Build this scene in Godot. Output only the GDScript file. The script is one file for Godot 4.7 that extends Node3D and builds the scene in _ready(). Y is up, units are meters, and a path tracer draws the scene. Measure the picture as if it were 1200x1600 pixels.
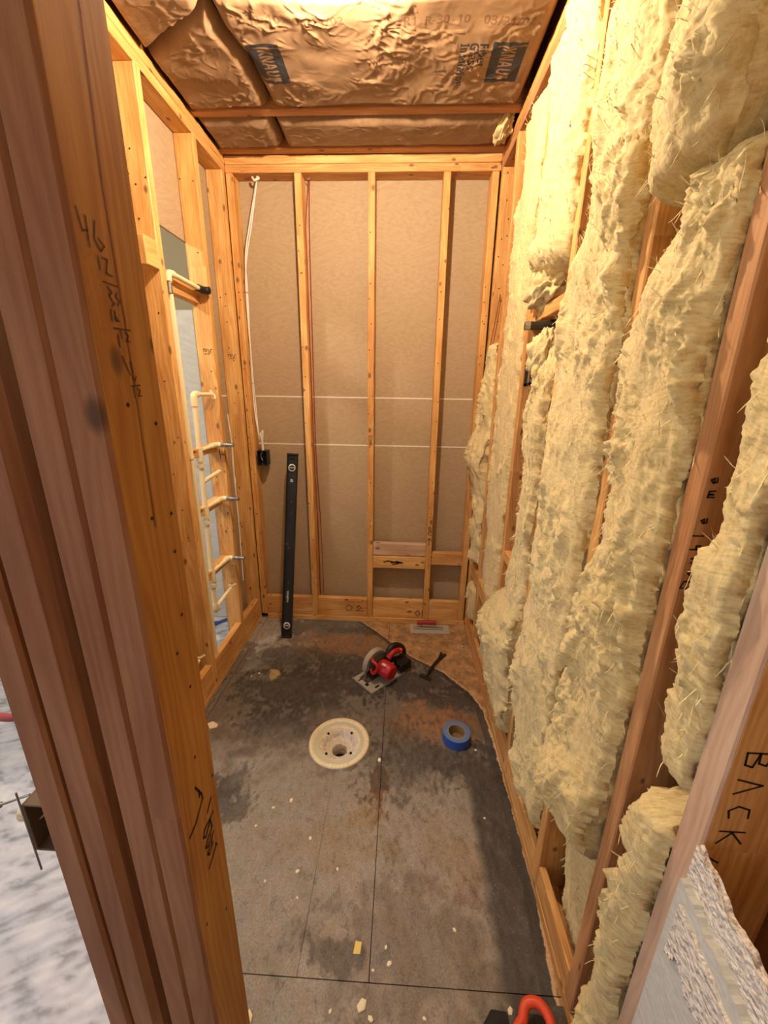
extends Node3D
# Bathroom alcove stripped to its studs. Depth runs along -z: V(x, y, depth).
var M := {}
var rng := RandomNumberGenerator.new()
var nz_a := FastNoiseLite.new()
var nz_b := FastNoiseLite.new()
var nz_r := FastNoiseLite.new()

func _ready():
	rng.seed = 4711
	# ---------------------------------------------------------------- camera
	var cam := Camera3D.new(); cam.name = "camera"; add_child(cam)
	cam.fov = 104.45; cam.near = 0.02; cam.far = 60.0
	var right := Vector3(0.99883, 0.014011, -0.046276)
	var up := Vector3(-0.02679, 0.957119, -0.288455)
	cam.transform = Transform3D(Basis(right.normalized(), up.normalized(), right.cross(up).normalized()).orthonormalized(), Vector3(0, 1.58, 0))
	cam.current = true
	# ------------------------------------------------------------- sky, exposure
	var env := Environment.new()
	var sky := Sky.new(); var sm := ProceduralSkyMaterial.new()
	sm.sky_top_color = Color(0.62, 0.74, 0.95); sm.sky_horizon_color = Color(0.86, 0.9, 0.98)
	sm.ground_bottom_color = Color(0.35, 0.36, 0.36); sm.ground_horizon_color = Color(0.7, 0.73, 0.76)
	sm.sky_energy_multiplier = 1.0; sm.sun_angle_max = 0.0
	sky.sky_material = sm
	env.background_mode = Environment.BG_SKY; env.sky = sky
	env.background_energy_multiplier = 10.0
	env.ambient_light_source = Environment.AMBIENT_SOURCE_DISABLED
	env.tonemap_mode = Environment.TONE_MAPPER_LINEAR
	env.tonemap_exposure = 1.0
	env.sdfgi_enabled = true; env.ssao_enabled = true; env.ssil_enabled = true
	var we := WorldEnvironment.new(); we.name = "environment"; we.environment = env; add_child(we)
	# lamp values (the lamps themselves are built by lamp())
	var lamp_energy := 2.2
	var room_energy := 0.5
	var side_energy := 1.7
	# ------------------------------------------------------------- noise, materials
	nz_a.seed = 5; nz_a.frequency = 1.0; nz_a.fractal_type = FastNoiseLite.FRACTAL_FBM; nz_a.fractal_octaves = 4
	nz_b.seed = 9; nz_b.frequency = 1.0; nz_b.fractal_type = FastNoiseLite.FRACTAL_FBM; nz_b.fractal_octaves = 2
	nz_r.seed = 21; nz_r.frequency = 1.0; nz_r.fractal_type = FastNoiseLite.FRACTAL_RIDGED; nz_r.fractal_octaves = 4
	make_materials()
	build_shell()
	build_floor()
	build_wall_back()
	build_wall_left()
	build_wall_front()
	build_wall_right()
	build_ceiling()
	lamp("work_lamp", "bare bulb work lamp hanging under the joists above the alcove", V(-0.21, 2.69, 1.44), Color(1.0, 0.89, 0.76), lamp_energy)
	lamp("added_fill_lamp", "added round fill lamp on the ceiling behind the camera", V(-0.25, 2.66, -0.95), Color(1.0, 0.90, 0.80), room_energy, 4.5)  # unseen lamp added to brighten the near faces and lower parts
	lamp("added_fill_lamp", "added warm white fill lamp on the ceiling of the room to the left", V(-2.0, 2.66, 1.15), Color(1.0, 0.95, 0.88), side_energy, 3.0)  # unseen lamp added to light the white wall end warmly
	build_insulation()
	build_pipes()
	build_cables()
	build_tools()
	build_small_things()

# =============================================================== helpers
func V(x: float, y: float, z: float) -> Vector3:
	return Vector3(x, y, -z)

func numbered(parent: Node, called: String) -> String:
	if not parent.has_node(NodePath(called)): return called
	var k := 1
	while parent.has_node(NodePath("%s_%03d" % [called, k])): k += 1
	return "%s_%03d" % [called, k]

func tag(o: Node, label := "", category := "", group := "", kind := ""):
	if label != "": o.set_meta("label", label)
	if category != "": o.set_meta("category", category)
	if group != "": o.set_meta("group", group)
	if kind != "": o.set_meta("kind", kind)
	return o

func thing(called: String, label: String, category: String, at := Vector3.ZERO, group := "", kind := "") -> Node3D:
	var o := Node3D.new(); o.name = numbered(self, called); add_child(o)
	o.position = at
	tag(o, label, category, group, kind)
	return o

func put(parent: Node, called: String, mesh: Mesh, mat, at := Vector3.ZERO) -> MeshInstance3D:
	var mi := MeshInstance3D.new(); mi.mesh = mesh
	mi.name = numbered(parent, called); parent.add_child(mi, true)
	mi.position = at
	if mat != null: mi.material_override = mat
	return mi

func new_st() -> SurfaceTool:
	var st := SurfaceTool.new(); st.begin(Mesh.PRIMITIVE_TRIANGLES); return st

func done(st: SurfaceTool, smooth := false) -> ArrayMesh:
	if smooth: st.index()
	st.generate_normals()
	return st.commit()

# a, b, c, d run counter-clockwise seen from outside
func quad(st: SurfaceTool, a: Vector3, b: Vector3, c: Vector3, d: Vector3, ua := Vector2.ZERO, ub := Vector2.ZERO, uc := Vector2.ZERO, ud := Vector2.ZERO):
	st.set_uv(ua); st.add_vertex(a); st.set_uv(uc); st.add_vertex(c); st.set_uv(ub); st.add_vertex(b)
	st.set_uv(ua); st.add_vertex(a); st.set_uv(ud); st.add_vertex(d); st.set_uv(uc); st.add_vertex(c)

func tri_out(st: SurfaceTool, p: Array, uv: Array, ctr: Vector3):
	var n: Vector3 = (p[1] - p[0]).cross(p[2] - p[0])
	var order := [0, 2, 1]
	if n.dot((p[0] + p[1] + p[2]) / 3.0 - ctr) < 0: order = [0, 1, 2]
	for k in order:
		st.set_uv(uv[k]); st.add_vertex(p[k])

# chamfered box about ctr, UVs run with the grain axis
func add_box(st: SurfaceTool, ctr: Vector3, size: Vector3, axis := 1, bev := 0.003, off := Vector2.ZERO, xf := Transform3D.IDENTITY):
	st.set_smooth_group(-1)
	var h := size / 2.0
	var b := minf(bev, minf(h.x, minf(h.y, h.z)) * 0.45)
	var corner := func(sx, sy, sz, k):
		var s := Vector3(sx, sy, sz)
		var p := Vector3.ZERO
		for a in 3: p[a] = s[a] * (h[a] if a == k else h[a] - b)
		return p
	var uvf := func(p, k):
		var others := []
		for a in 3:
			if a != k: others.append(a)
		var al = axis
		var ac = others[0] if others[0] != axis else others[1]
		if k == axis: al = others[1]; ac = others[0]
		return Vector2(p[ac] / 0.25, p[al] / 2.0) + off
	var emit := func(pts, k):
		var q := []; var uv := []
		for p in pts: q.append(xf * (p + ctr)); uv.append(uvf.call(p, k))
		var cc := xf * ctr
		tri_out(st, [q[0], q[1], q[2]], [uv[0], uv[1], uv[2]], cc)
		if pts.size() == 4: tri_out(st, [q[0], q[2], q[3]], [uv[0], uv[2], uv[3]], cc)
	for k in 3:
		var i: int = (k + 1) % 3; var j: int = (k + 2) % 3
		for s in [-1.0, 1.0]:
			var pts := []
			for c in [[-1.0, -1.0], [1.0, -1.0], [1.0, 1.0], [-1.0, 1.0]]:
				var sg := Vector3.ZERO; sg[k] = s; sg[i] = c[0]; sg[j] = c[1]
				pts.append(corner.call(sg.x, sg.y, sg.z, k))
			emit.call(pts, k)
		# edges along axis k
		for si in [-1.0, 1.0]:
			for sj in [-1.0, 1.0]:
				var a0 := Vector3.ZERO; a0[k] = -1.0; a0[i] = si; a0[j] = sj
				var a1 := a0; a1[k] = 1.0
				emit.call([corner.call(a0.x, a0.y, a0.z, i), corner.call(a1.x, a1.y, a1.z, i), corner.call(a1.x, a1.y, a1.z, j), corner.call(a0.x, a0.y, a0.z, j)], i)
	for sx in [-1.0, 1.0]:
		for sy in [-1.0, 1.0]:
			for sz in [-1.0, 1.0]:
				emit.call([corner.call(sx, sy, sz, 0), corner.call(sx, sy, sz, 1), corner.call(sx, sy, sz, 2)], 0)

# a board given by its bounds in x, y and depth
func board(parent: Node, called: String, x0: float, x1: float, y0: float, y1: float, z0: float, z1: float, mat, axis := 1, bev := 0.003, label := "") -> MeshInstance3D:
	var st := new_st()
	add_box(st, Vector3.ZERO, Vector3(x1 - x0, y1 - y0, z1 - z0), axis, bev, Vector2(rng.randf(), rng.randf()))
	var o := put(parent, called, done(st), mat, V((x0 + x1) / 2, (y0 + y1) / 2, (z0 + z1) / 2))
	if label != "": o.set_meta("label", label)
	return o

func add_tube(st: SurfaceTool, path: Array, r, seg := 12, caps := true):
	st.set_smooth_group(0)
	var n := path.size()
	var rings := []
	var u := Vector3.ZERO
	for i in n:
		var t: Vector3 = (path[mini(i + 1, n - 1)] - path[maxi(i - 1, 0)]).normalized()
		if i == 0:
			u = t.cross(Vector3.UP if absf(t.y) < 0.9 else Vector3.RIGHT).normalized()
		else:
			u = (u - t * u.dot(t)).normalized()
		var w := t.cross(u)
		var rr: float = r[i] if r is Array else r
		var ring := []
		for k in seg + 1:
			var a := TAU * k / seg
			ring.append(path[i] + (u * cos(a) + w * sin(a)) * rr)
		rings.append(ring)
	for i in n - 1:
		for k in seg:
			quad(st, rings[i][k], rings[i][k + 1], rings[i + 1][k + 1], rings[i + 1][k], Vector2(float(k) / seg, i), Vector2(float(k + 1) / seg, i), Vector2(float(k + 1) / seg, i + 1), Vector2(float(k) / seg, i + 1))
	if caps:
		st.set_smooth_group(-1)
		for k in seg:
			for e in [0, n - 1]:
				var c: Vector3 = path[e]
				var p0 = rings[e][k]; var p1 = rings[e][k + 1]
				var inner: Vector3 = path[1] if e == 0 else path[n - 2]
				tri_out(st, [c, p0, p1], [Vector2.ZERO, Vector2.ZERO, Vector2.ZERO], inner)

func tube(parent: Node, called: String, path: Array, r, mat, seg := 12, label := "") -> MeshInstance3D:
	var st := new_st(); add_tube(st, path, r, seg)
	var o := put(parent, called, done(st), mat)
	if label != "": o.set_meta("label", label)
	return o

func curve(pts: Array, steps := 6) -> Array:
	var out := []
	for i in pts.size() - 1:
		var p0: Vector3 = pts[maxi(i - 1, 0)]; var p1: Vector3 = pts[i]; var p2: Vector3 = pts[i + 1]; var p3: Vector3 = pts[mini(i + 2, pts.size() - 1)]
		for k in steps: out.append(p1.cubic_interpolate(p2, p0, p3, float(k) / steps))
	out.append(pts[-1])
	return out

# profile points (radius, height) from the outside up and in; axis +y
func add_lathe(st: SurfaceTool, prof: Array, seg := 40, xf := Transform3D.IDENTITY, smooth := true):
	for i in prof.size() - 1:
		st.set_smooth_group(i if not smooth else 0)
		for k in seg:
			var a := TAU * k / seg; var b := TAU * (k + 1) / seg
			var f := func(p, an): return xf * Vector3(p.x * cos(an), p.y, -p.x * sin(an))
			quad(st, f.call(prof[i], a), f.call(prof[i], b), f.call(prof[i + 1], b), f.call(prof[i + 1], a))

func lathe(parent: Node, called: String, prof: Array, mat, at := Vector3.ZERO, seg := 40, smooth := false) -> MeshInstance3D:
	var st := new_st(); add_lathe(st, prof, seg, Transform3D.IDENTITY, smooth)
	return put(parent, called, done(st), mat, at)

# flat polygon (x, depth) pulled up to a slab; UV is world x, depth through uv_of
func slab(parent: Node, called: String, poly: PackedVector2Array, y0: float, y1: float, mat, uv_of: Callable) -> MeshInstance3D:
	var st := new_st(); st.set_smooth_group(-1)
	var idx := Geometry2D.triangulate_polygon(poly)
	for k in range(0, idx.size(), 3):
		var p := []; var u := []
		for m in 3:
			var q := poly[idx[k + m]]; p.append(V(q.x, y1, q.y)); u.append(uv_of.call(q))
		tri_out(st, p, u, (p[0] + p[1] + p[2]) / 3.0 - Vector3.UP)
	var area := 0.0
	for i in poly.size():
		var a := poly[i]; var b := poly[(i + 1) % poly.size()]; area += a.x * b.y - b.x * a.y
	for i in poly.size():
		var a := poly[i]; var b := poly[(i + 1) % poly.size()]
		if area < 0: var t := a; a = b; b = t
		quad(st, V(a.x, y0, a.y), V(b.x, y0, b.y), V(b.x, y1, b.y), V(a.x, y1, a.y), uv_of.call(a), uv_of.call(b), uv_of.call(b), uv_of.call(a))
	return put(parent, called, done(st), mat)

# hand-written marks: polylines in (s, t) metres laid on a face
func marks(parent: Node3D, called: String, lines: Array, origin: Vector3, du: Vector3, dv: Vector3, width: float, mat):
	var st := new_st(); st.set_smooth_group(-1)
	var n := du.cross(dv).normalized()
	for ln in lines:
		var pts := []
		for q in ln: pts.append(origin + du * q[0] + dv * q[1] + n * 0.0006)
		for i in pts.size() - 1:
			var d: Vector3 = (pts[i + 1] - pts[i]).normalized()
			var sd := n.cross(d) * width * 0.5
			var a: Vector3 = pts[i] - d * width * 0.4; var b: Vector3 = pts[i + 1] + d * width * 0.4
			quad(st, a - sd, b - sd, b + sd, a + sd)
	var o := put(parent, called, done(st), mat)
	o.position = Vector3.ZERO
	if parent is MeshInstance3D or parent.position != Vector3.ZERO: o.position = -parent.position
	return o

# =============================================================== pictures
func img_from(w: int, h: int, f: Callable) -> ImageTexture:
	var data := PackedByteArray(); data.resize(w * h * 3)
	var k := 0
	for y in h:
		for x in w:
			var c: Color = f.call(x, y)
			data[k] = int(clampf(c.r, 0, 1) * 255.0); data[k + 1] = int(clampf(c.g, 0, 1) * 255.0); data[k + 2] = int(clampf(c.b, 0, 1) * 255.0)
			k += 3
	var im := Image.create_from_data(w, h, false, Image.FORMAT_RGB8, data)
	im.generate_mipmaps()
	return ImageTexture.create_from_image(im)

func wood_tex(sd: int, w: int, h: int, light: Color, dark: Color, n_knots: int, grain := 1.0) -> ImageTexture:
	var r := RandomNumberGenerator.new(); r.seed = sd
	var n1 := FastNoiseLite.new(); n1.seed = sd; n1.frequency = 1.0; n1.fractal_octaves = 2
	var n2 := FastNoiseLite.new(); n2.seed = sd + 7; n2.frequency = 1.0; n2.fractal_octaves = 2
	var knots := []
	for i in n_knots: knots.append([r.randf() * 0.25, r.randf() * 2.0, r.randf_range(0.003, 0.008)])
	var knot_c := dark.darkened(0.45)
	return img_from(w, h, func(px: int, py: int):
		var x: float = 0.25 * px / w; var y: float = 2.0 * py / h
		var warp := n1.get_noise_2d(x * 9.0, y * 1.3) * 0.03
		var kn := 0.0
		for q in knots:
			var dy: float = (y - q[1]) * 0.5
			if absf(dy) < 0.06:
				var dx: float = x - q[0]
				var d := sqrt(dx * dx + dy * dy * 1.3)
				var rr: float = q[2]
				warp += signf(dx) * rr * 1.2 * exp(-(d * d) / (rr * rr * 7.0))
				kn = maxf(kn, clampf(1.6 - d / rr, 0.0, 1.0))
		var ring := sin((x + warp) * 420.0 + n2.get_noise_2d(x * 20.0, y * 2.0) * 3.0)
		var fine := n2.get_noise_2d(x * 700.0, y * 14.0)
		var big := n1.get_noise_2d(x * 14.0 + 50.0, y * 2.5)
		var t := clampf(0.42 + ring * 0.2 * grain + fine * 0.3 * grain + big * 0.5, 0.0, 1.0)
		return light.lerp(dark, t).lerp(knot_c, kn * 0.78))

func noise_tex(sd: int, size: int, cols: Array, f1: float, f2: float, contrast := 1.0) -> ImageTexture:
	# tiles by blending two shifted copies
	var n := FastNoiseLite.new(); n.seed = sd; n.frequency = 1.0; n.fractal_octaves = 4
	return img_from(size, size, func(px: int, py: int):
		var a := TAU * px / size; var b := TAU * py / size
		var v := n.get_noise_3d(cos(a) * f1 + 3.0 * cos(b) * f1, sin(a) * f1, sin(b) * f1 * 1.7) * 1.1
		v += n.get_noise_3d(cos(a) * f2 + 2.0 * sin(b) * f2, sin(a) * f2, cos(b) * f2 * 2.0) * 0.7
		var t := clampf(0.5 + v * contrast, 0.0, 0.999) * (cols.size() - 1)
		var i := int(t)
		return (cols[i] as Color).lerp(cols[i + 1], t - i))

func bump(sd: int, freq: float, strength := 4.0, octaves := 4) -> ImageTexture:
	var n := FastNoiseLite.new(); n.seed = sd; n.frequency = freq; n.fractal_octaves = octaves
	var im := n.get_seamless_image(256, 256)
	im.convert(Image.FORMAT_RGBA8)
	im.bump_map_to_normal_map(strength)
	im.generate_mipmaps()
	return ImageTexture.create_from_image(im)

# fibres run mostly upwards: seamless noise stretched along y
func streak_bump(sd: int) -> ImageTexture:
	var n := FastNoiseLite.new(); n.seed = sd; n.frequency = 0.03; n.fractal_octaves = 5
	var im := n.get_seamless_image(512, 160)
	im.resize(512, 512, Image.INTERPOLATE_CUBIC)
	var im2 := n.get_seamless_image(512, 512)
	im.convert(Image.FORMAT_L8); im2.convert(Image.FORMAT_L8)
	var a := im.get_data(); var b := im2.get_data()
	for i in a.size(): a[i] = (a[i] * 3 + b[i]) / 4
	im = Image.create_from_data(512, 512, false, Image.FORMAT_L8, a)
	im.convert(Image.FORMAT_RGBA8); im.bump_map_to_normal_map(6.0); im.generate_mipmaps()
	return ImageTexture.create_from_image(im)

func mat(col: Color, rough := 0.7, metal := 0.0) -> StandardMaterial3D:
	var m := StandardMaterial3D.new(); m.albedo_color = col; m.roughness = rough; m.metallic = metal
	return m

func tmat(tex: Texture2D, rough := 0.75) -> StandardMaterial3D:
	var m := mat(Color.WHITE, rough); m.albedo_texture = tex
	return m

func tri_mat(tex: Texture2D, scale: float, rough := 0.85, nrm: Texture2D = null, nscale := 1.0) -> StandardMaterial3D:
	var m := tmat(tex, rough)
	m.uv1_triplanar = true; m.uv1_world_triplanar = true; m.uv1_scale = Vector3(scale, scale, scale)
	if nrm != null: m.normal_enabled = true; m.normal_texture = nrm; m.normal_scale = nscale
	return m

func c8(r: int, g: int, b: int) -> Color:
	return Color(r / 255.0, g / 255.0, b / 255.0)

func make_materials():
	M.amber = []
	for i in 3:
		M.amber.append(tmat(wood_tex(100 + i, 128, 768, [c8(230, 186, 120), c8(226, 178, 108), c8(220, 170, 102)][i], [c8(190, 134, 70), c8(184, 124, 62), c8(178, 120, 64)][i], 24, 0.9), 0.62))
	M.rosy = tmat(wood_tex(131, 128, 768, c8(196, 148, 102), c8(160, 106, 62), 8, 0.8), 0.7)
	M.front = tmat(wood_tex(151, 256, 1024, c8(168, 124, 90), c8(138, 92, 62), 3, 0.9), 0.72)
	M.warm_lit = tmat(wood_tex(161, 256, 1024, c8(192, 142, 66), c8(154, 100, 38), 5, 0.9), 0.66)  # same post wood, tinted golden to carry the warm light on it
	M.pale = tmat(wood_tex(171, 128, 768, c8(206, 178, 152), c8(176, 138, 112), 5, 0.7), 0.8)
	M.dark = tmat(wood_tex(181, 128, 768, c8(158, 104, 60), c8(124, 74, 40), 6, 0.8), 0.8)
	var paper := noise_tex(31, 256, [c8(164, 142, 112), c8(172, 150, 120), c8(178, 156, 126)], 3.0, 14.0, 0.7)
	M.paper = tri_mat(paper, 1.6, 0.85, bump(3, 0.2, 2.0), 0.12)
	M.mud = mat(c8(226, 218, 206), 0.9)
	M.white = tri_mat(noise_tex(33, 128, [c8(212, 212, 206), c8(226, 226, 222)], 2.0, 9.0), 1.0, 0.6)
	M.olive = mat(c8(176, 166, 138), 0.8)
	M.gypsum = tri_mat(noise_tex(35, 256, [c8(186, 176, 160), c8(226, 216, 202), c8(240, 234, 224)], 4.0, 20.0), 4.0, 0.95, bump(5, 0.06, 8.0), 1.0)
	M.paint = tri_mat(noise_tex(37, 128, [c8(184, 184, 174), c8(204, 204, 196)], 3.0, 12.0), 3.0, 0.7)
	M.cloth = tri_mat(noise_tex(39, 256, [c8(142, 150, 166), c8(190, 200, 218), c8(210, 218, 234), c8(226, 232, 244)], 1.2, 4.0, 0.8), 0.7, 0.6)
	M.kraft = tri_mat(noise_tex(41, 256, [c8(128, 100, 74), c8(138, 110, 82), c8(148, 118, 90)], 3.0, 12.0), 1.8, 0.55)
	M.hole = mat(c8(18, 14, 10), 0.95)
	var w1 := noise_tex(43, 512, [c8(186, 160, 106), c8(208, 187, 131), c8(218, 200, 148), c8(222, 210, 168)], 4.0, 22.0, 0.75)
	M.wool = tri_mat(w1, 2.4, 0.95, streak_bump(8), 0.8)
	M.wool.rim_enabled = true; M.wool.rim = 0.3
	M.fibre = mat(c8(228, 210, 156), 0.9)
	M.steel = mat(c8(176, 174, 168), 0.35, 0.9)
	M.zinc = mat(c8(150, 150, 150), 0.45, 0.8)
	M.gun = mat(c8(62, 58, 54), 0.45, 0.7)
	M.blade = mat(c8(190, 186, 176), 0.6, 0.35)
	M.plate = mat(c8(190, 186, 172), 0.5, 0.5)
	M.black = mat(c8(26, 25, 25), 0.45)
	M.rubber = mat(c8(34, 33, 33), 0.8)
	M.red = mat(c8(176, 26, 28), 0.4)
	M.orange = mat(c8(226, 78, 44), 0.4)
	M.maroon = mat(c8(150, 42, 42), 0.6)
	M.cream = mat(c8(238, 224, 180), 0.4)
	M.cord = mat(c8(232, 222, 200), 0.6)
	M.cable = mat(c8(226, 222, 214), 0.5)
	M.redwire = mat(c8(150, 54, 34), 0.6)
	M.blue = mat(c8(44, 84, 170), 0.6)
	M.blue_edge = mat(c8(92, 118, 168), 0.8)
	M.card = mat(c8(150, 128, 96), 0.8)
	M.ink = mat(c8(30, 20, 16), 0.8)
	M.pencil = mat(c8(92, 62, 34), 0.8)
	M.stamp = mat(c8(52, 66, 72), 0.8)
	M.silver_print = mat(c8(198, 198, 194), 0.6)
	M.flange = tri_mat(noise_tex(47, 128, [c8(206, 192, 150), c8(236, 224, 188), c8(244, 236, 208)], 3.0, 10.0), 6.0, 0.6)
	M.primer = mat(c8(196, 200, 178), 0.7)
	M.chip = mat(c8(236, 226, 196), 0.8)
	M.vial = mat(c8(214, 214, 204), 0.25, 0.3)

func wood() -> StandardMaterial3D:
	return M.amber[rng.randi() % 3]

# =============================================================== setting
func build_shell():
	var w := thing("wall_outer", "plain painted walls of the rooms around the alcove", "wall", Vector3.ZERO, "", "structure")
	# far end of the left room and behind the alcove
	board(w, "end_panel", -3.3, 0.72, -0.1, 2.95, 3.0, 3.1, M.olive, 1, 0.0)
	board(w, "rear_panel", -3.3, 0.72, -0.1, 2.95, -1.8, -1.7, M.olive, 1, 0.0)
	# left side with a window opening
	board(w, "side_panel", -3.3, -3.2, -0.1, 0.9, -1.7, 3.0, M.olive, 1, 0.0)
	board(w, "side_panel", -3.3, -3.2, 2.1, 2.95, -1.7, 3.0, M.olive, 1, 0.0)
	board(w, "side_panel", -3.3, -3.2, 0.9, 2.1, -1.7, -1.65, M.olive, 1, 0.0)
	board(w, "side_panel", -3.3, -3.2, 0.9, 2.1, 0.05, 3.0, M.olive, 1, 0.0)
	var wi := thing("window_1", "white framed window in the side wall of the left room", "window", Vector3.ZERO, "", "structure")
	for q in [[0.9, 0.95, -1.65, 0.05], [2.05, 2.1, -1.65, 0.05], [0.95, 2.05, -1.65, -1.6], [0.95, 2.05, 0.0, 0.05], [0.95, 2.05, -0.82, -0.78]]:
		board(wi, "window_frame", -3.29, -3.21, q[0], q[1], q[2], q[3], M.white, 1, 0.004)
	var glass := mat(Color(0.95, 0.97, 1.0, 0.06), 0.0); glass.transparency = BaseMaterial3D.TRANSPARENCY_ALPHA
	board(wi, "pane", -3.253, -3.247, 0.95, 2.05, -1.6, -0.82, glass, 1, 0.0)
	board(wi, "pane", -3.253, -3.247, 0.95, 2.05, -0.78, 0.0, glass, 1, 0.0)
	# white wall end with a rounded corner, seen through the left studs
	var bn := thing("wall_white", "white wall end with rounded corner seen between the left studs", "wall", Vector3.ZERO, "", "structure")
	var poly := PackedVector2Array([Vector2(-3.2, 3.0), Vector2(-3.2, 2.49)])
	for k in 9:
		var a := PI / 2 * k / 8.0
		poly.append(Vector2(-1.245 + sin(a) * 0.035, 2.525 - cos(a) * 0.035))
	poly.append(Vector2(-1.21, 3.0))
	slab(bn, "plaster_face", poly, 0.0, 2.02, M.white, func(q): return q)

func floor_uv(q: Vector2) -> Vector2:
	return Vector2((q.x + 1.1) / 1.75, (q.y + 0.1) / 2.65)

func build_floor():
	var W := 740; var H := 1120
	var grey := c8(142, 137, 128); var lightg := c8(166, 160, 150); var dk := c8(64, 59, 55); var brn := c8(146, 108, 76); var bare := c8(186, 148, 104); var tan := c8(146, 126, 96)
	var edge := [[2.50, -0.27], [2.387, -0.155], [2.124, 0.084], [1.987, 0.271], [1.829, 0.405], [1.703, 0.455], [1.505, 0.466], [1.203, 0.474], [0.908, 0.476], [0.682, 0.456], [-0.2, 0.45]]
	var blobs := [ # x, depth, rx, rz, colour, strength
		[-0.52, 1.79, 0.36, 0.20, dk, 0.85], [-0.25, 1.95, 0.30, 0.22, dk, 0.8], [-0.55, 1.55, 0.2, 0.12, dk, 0.55], [0.12, 1.88, 0.34, 0.12, dk, 0.95], [0.3, 1.75, 0.2, 0.11, dk, 0.9],
		[0.2, 1.585, 0.24, 0.14, brn, 0.9], [-0.42, 2.22, 0.3, 0.12, brn, 0.75], [-0.1, 2.26, 0.2, 0.14, brn, 0.5], [-0.62, 2.05, 0.25, 0.14, dk, 0.5], [-0.06, 1.27, 0.04, 0.15, c8(96, 62, 34), 0.8], [-0.1, 1.12, 0.07, 0.05, tan, 0.7],
		[0.24, 1.4, 0.3, 0.1, dk, 0.6], [0.05, 1.4, 0.2, 0.2, dk, 0.5], [-0.68, 1.2, 0.09, 0.10, dk, 0.9], [-0.6, 1.14, 0.05, 0.05, dk, 0.7], [-0.21, 1.02, 0.2, 0.08, tan, 0.4], [0.2, 1.06, 0.12, 0.1, tan, 0.35], [-0.92, 2.33, 0.2, 0.22, lightg, 0.9], [-0.708, 1.897, 0.03, 0.045, c8(196, 170, 122), 0.8],
		[0.4, 1.36, 0.12, 0.12, dk, 0.75], [0.08, 0.75, 0.3, 0.2, c8(112, 98, 88), 0.5], [0.28, 0.95, 0.12, 0.1, brn, 0.28], [-0.3, 2.38, 0.2, 0.05, dk, 0.55], [-0.15, 0.73, 0.1, 0.04, dk, 0.4],
		[-0.26, 1.62, 0.17, 0.05, c8(112, 106, 98), 0.6], [-0.09, 1.6, 0.05, 0.06, c8(110, 104, 96), 0.5], [-0.5, 1.3, 0.2, 0.2, grey, 0.4], [0.38, 1.62, 0.1, 0.05, c8(120, 94, 70), 0.6]]
	var n := FastNoiseLite.new(); n.seed = 77; n.frequency = 1.0; n.fractal_octaves = 4
	var n3 := FastNoiseLite.new(); n3.seed = 78; n3.frequency = 1.0; n3.fractal_octaves = 2
	var tex := img_from(W, H, func(px: int, py: int):
		var x: float = px * 1.75 / W - 1.1; var z: float = py * 2.65 / H - 0.1
		var w1 := n.get_noise_2d(x * 9.0, z * 9.0)
		var w2 := n.get_noise_2d(x * 34.0 + 9.0, z * 22.0)
		var fine := n3.get_noise_2d(x * 190.0, z * 120.0)
		var ex := 0.0
		for i in edge.size() - 1:
			if z <= edge[i][0] and z > edge[i + 1][0]:
				ex = lerpf(edge[i][1], edge[i + 1][1], (edge[i][0] - z) / (edge[i][0] - edge[i + 1][0]))
		var dx: float = x - ex + w2 * 0.006
		if z > 0.66 and dx > 0.0:
			if dx < 0.012: return c8(200, 172, 136).lerp(bare, 0.4 + fine)
			return bare.darkened(0.12 + w1 * 0.25 + fine * 0.12 + w2 * 0.15)
		var c := grey.lerp(lightg, clampf(0.25 + w1 * 1.2, 0.0, 1.0))
		c = c.lerp(c8(124, 104, 84), clampf(w2 * 0.9 + w1 * 0.5, 0.0, 0.45))
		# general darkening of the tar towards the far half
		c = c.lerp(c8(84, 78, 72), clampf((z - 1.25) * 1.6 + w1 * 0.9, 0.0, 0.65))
		for b in blobs:
			var rx: float = b[2]; var rz: float = b[3]
			var qx: float = (x - b[0]) / rx; var qz: float = (z - b[1]) / rz
			if absf(qx) < 2.0 and absf(qz) < 2.0:
				var d := sqrt(qx * qx + qz * qz) + w1 * 0.9 + w2 * 0.5
				c = c.lerp(b[4], clampf((1.15 - d) * 2.2, 0.0, 1.0) * b[5])
		# straight-edged dark band along the right wall
		if z < 1.4 and z > 0.3:
			var bd: float = x - (0.30 + 0.015 * w1) - clampf((z - 1.25) * 0.5, 0.0, 0.2)
			c = c.lerp(c8(60, 56, 52), clampf(bd * 26.0, 0.0, 1.0) * clampf((1.36 - z + w2 * 0.05) * 14.0, 0.0, 1.0) * (0.85 + w2 * 0.3))
		if z > 0.66 and dx > -0.035: c = c.lerp(c8(46, 44, 42), 0.55)
		c = c.darkened(clampf(-fine * 0.26 - w2 * 0.2, 0.0, 0.5)).lightened(clampf(fine * 0.1 + w2 * 0.07, 0.0, 0.2))
		if n3.get_noise_2d(x * 60.0 + 70.0, z * 60.0) > 0.68: c = c.lerp(c8(190, 180, 160), 0.3)
		return c)
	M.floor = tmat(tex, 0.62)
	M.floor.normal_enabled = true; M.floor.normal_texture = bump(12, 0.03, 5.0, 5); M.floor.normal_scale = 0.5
	var f := thing("floor", "dark stained plywood subfloor sheets with tar residue and bare corner", "floor", Vector3.ZERO, "", "structure")
	var rect := func(x0, x1, z0, z1): return PackedVector2Array([Vector2(x0, z0), Vector2(x1, z0), Vector2(x1, z1), Vector2(x0, z1)])
	slab(f, "plywood_sheet", rect.call(-1.07, -0.9415, 0.68, 2.58), -0.02, 0.0, M.floor, floor_uv)
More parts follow.
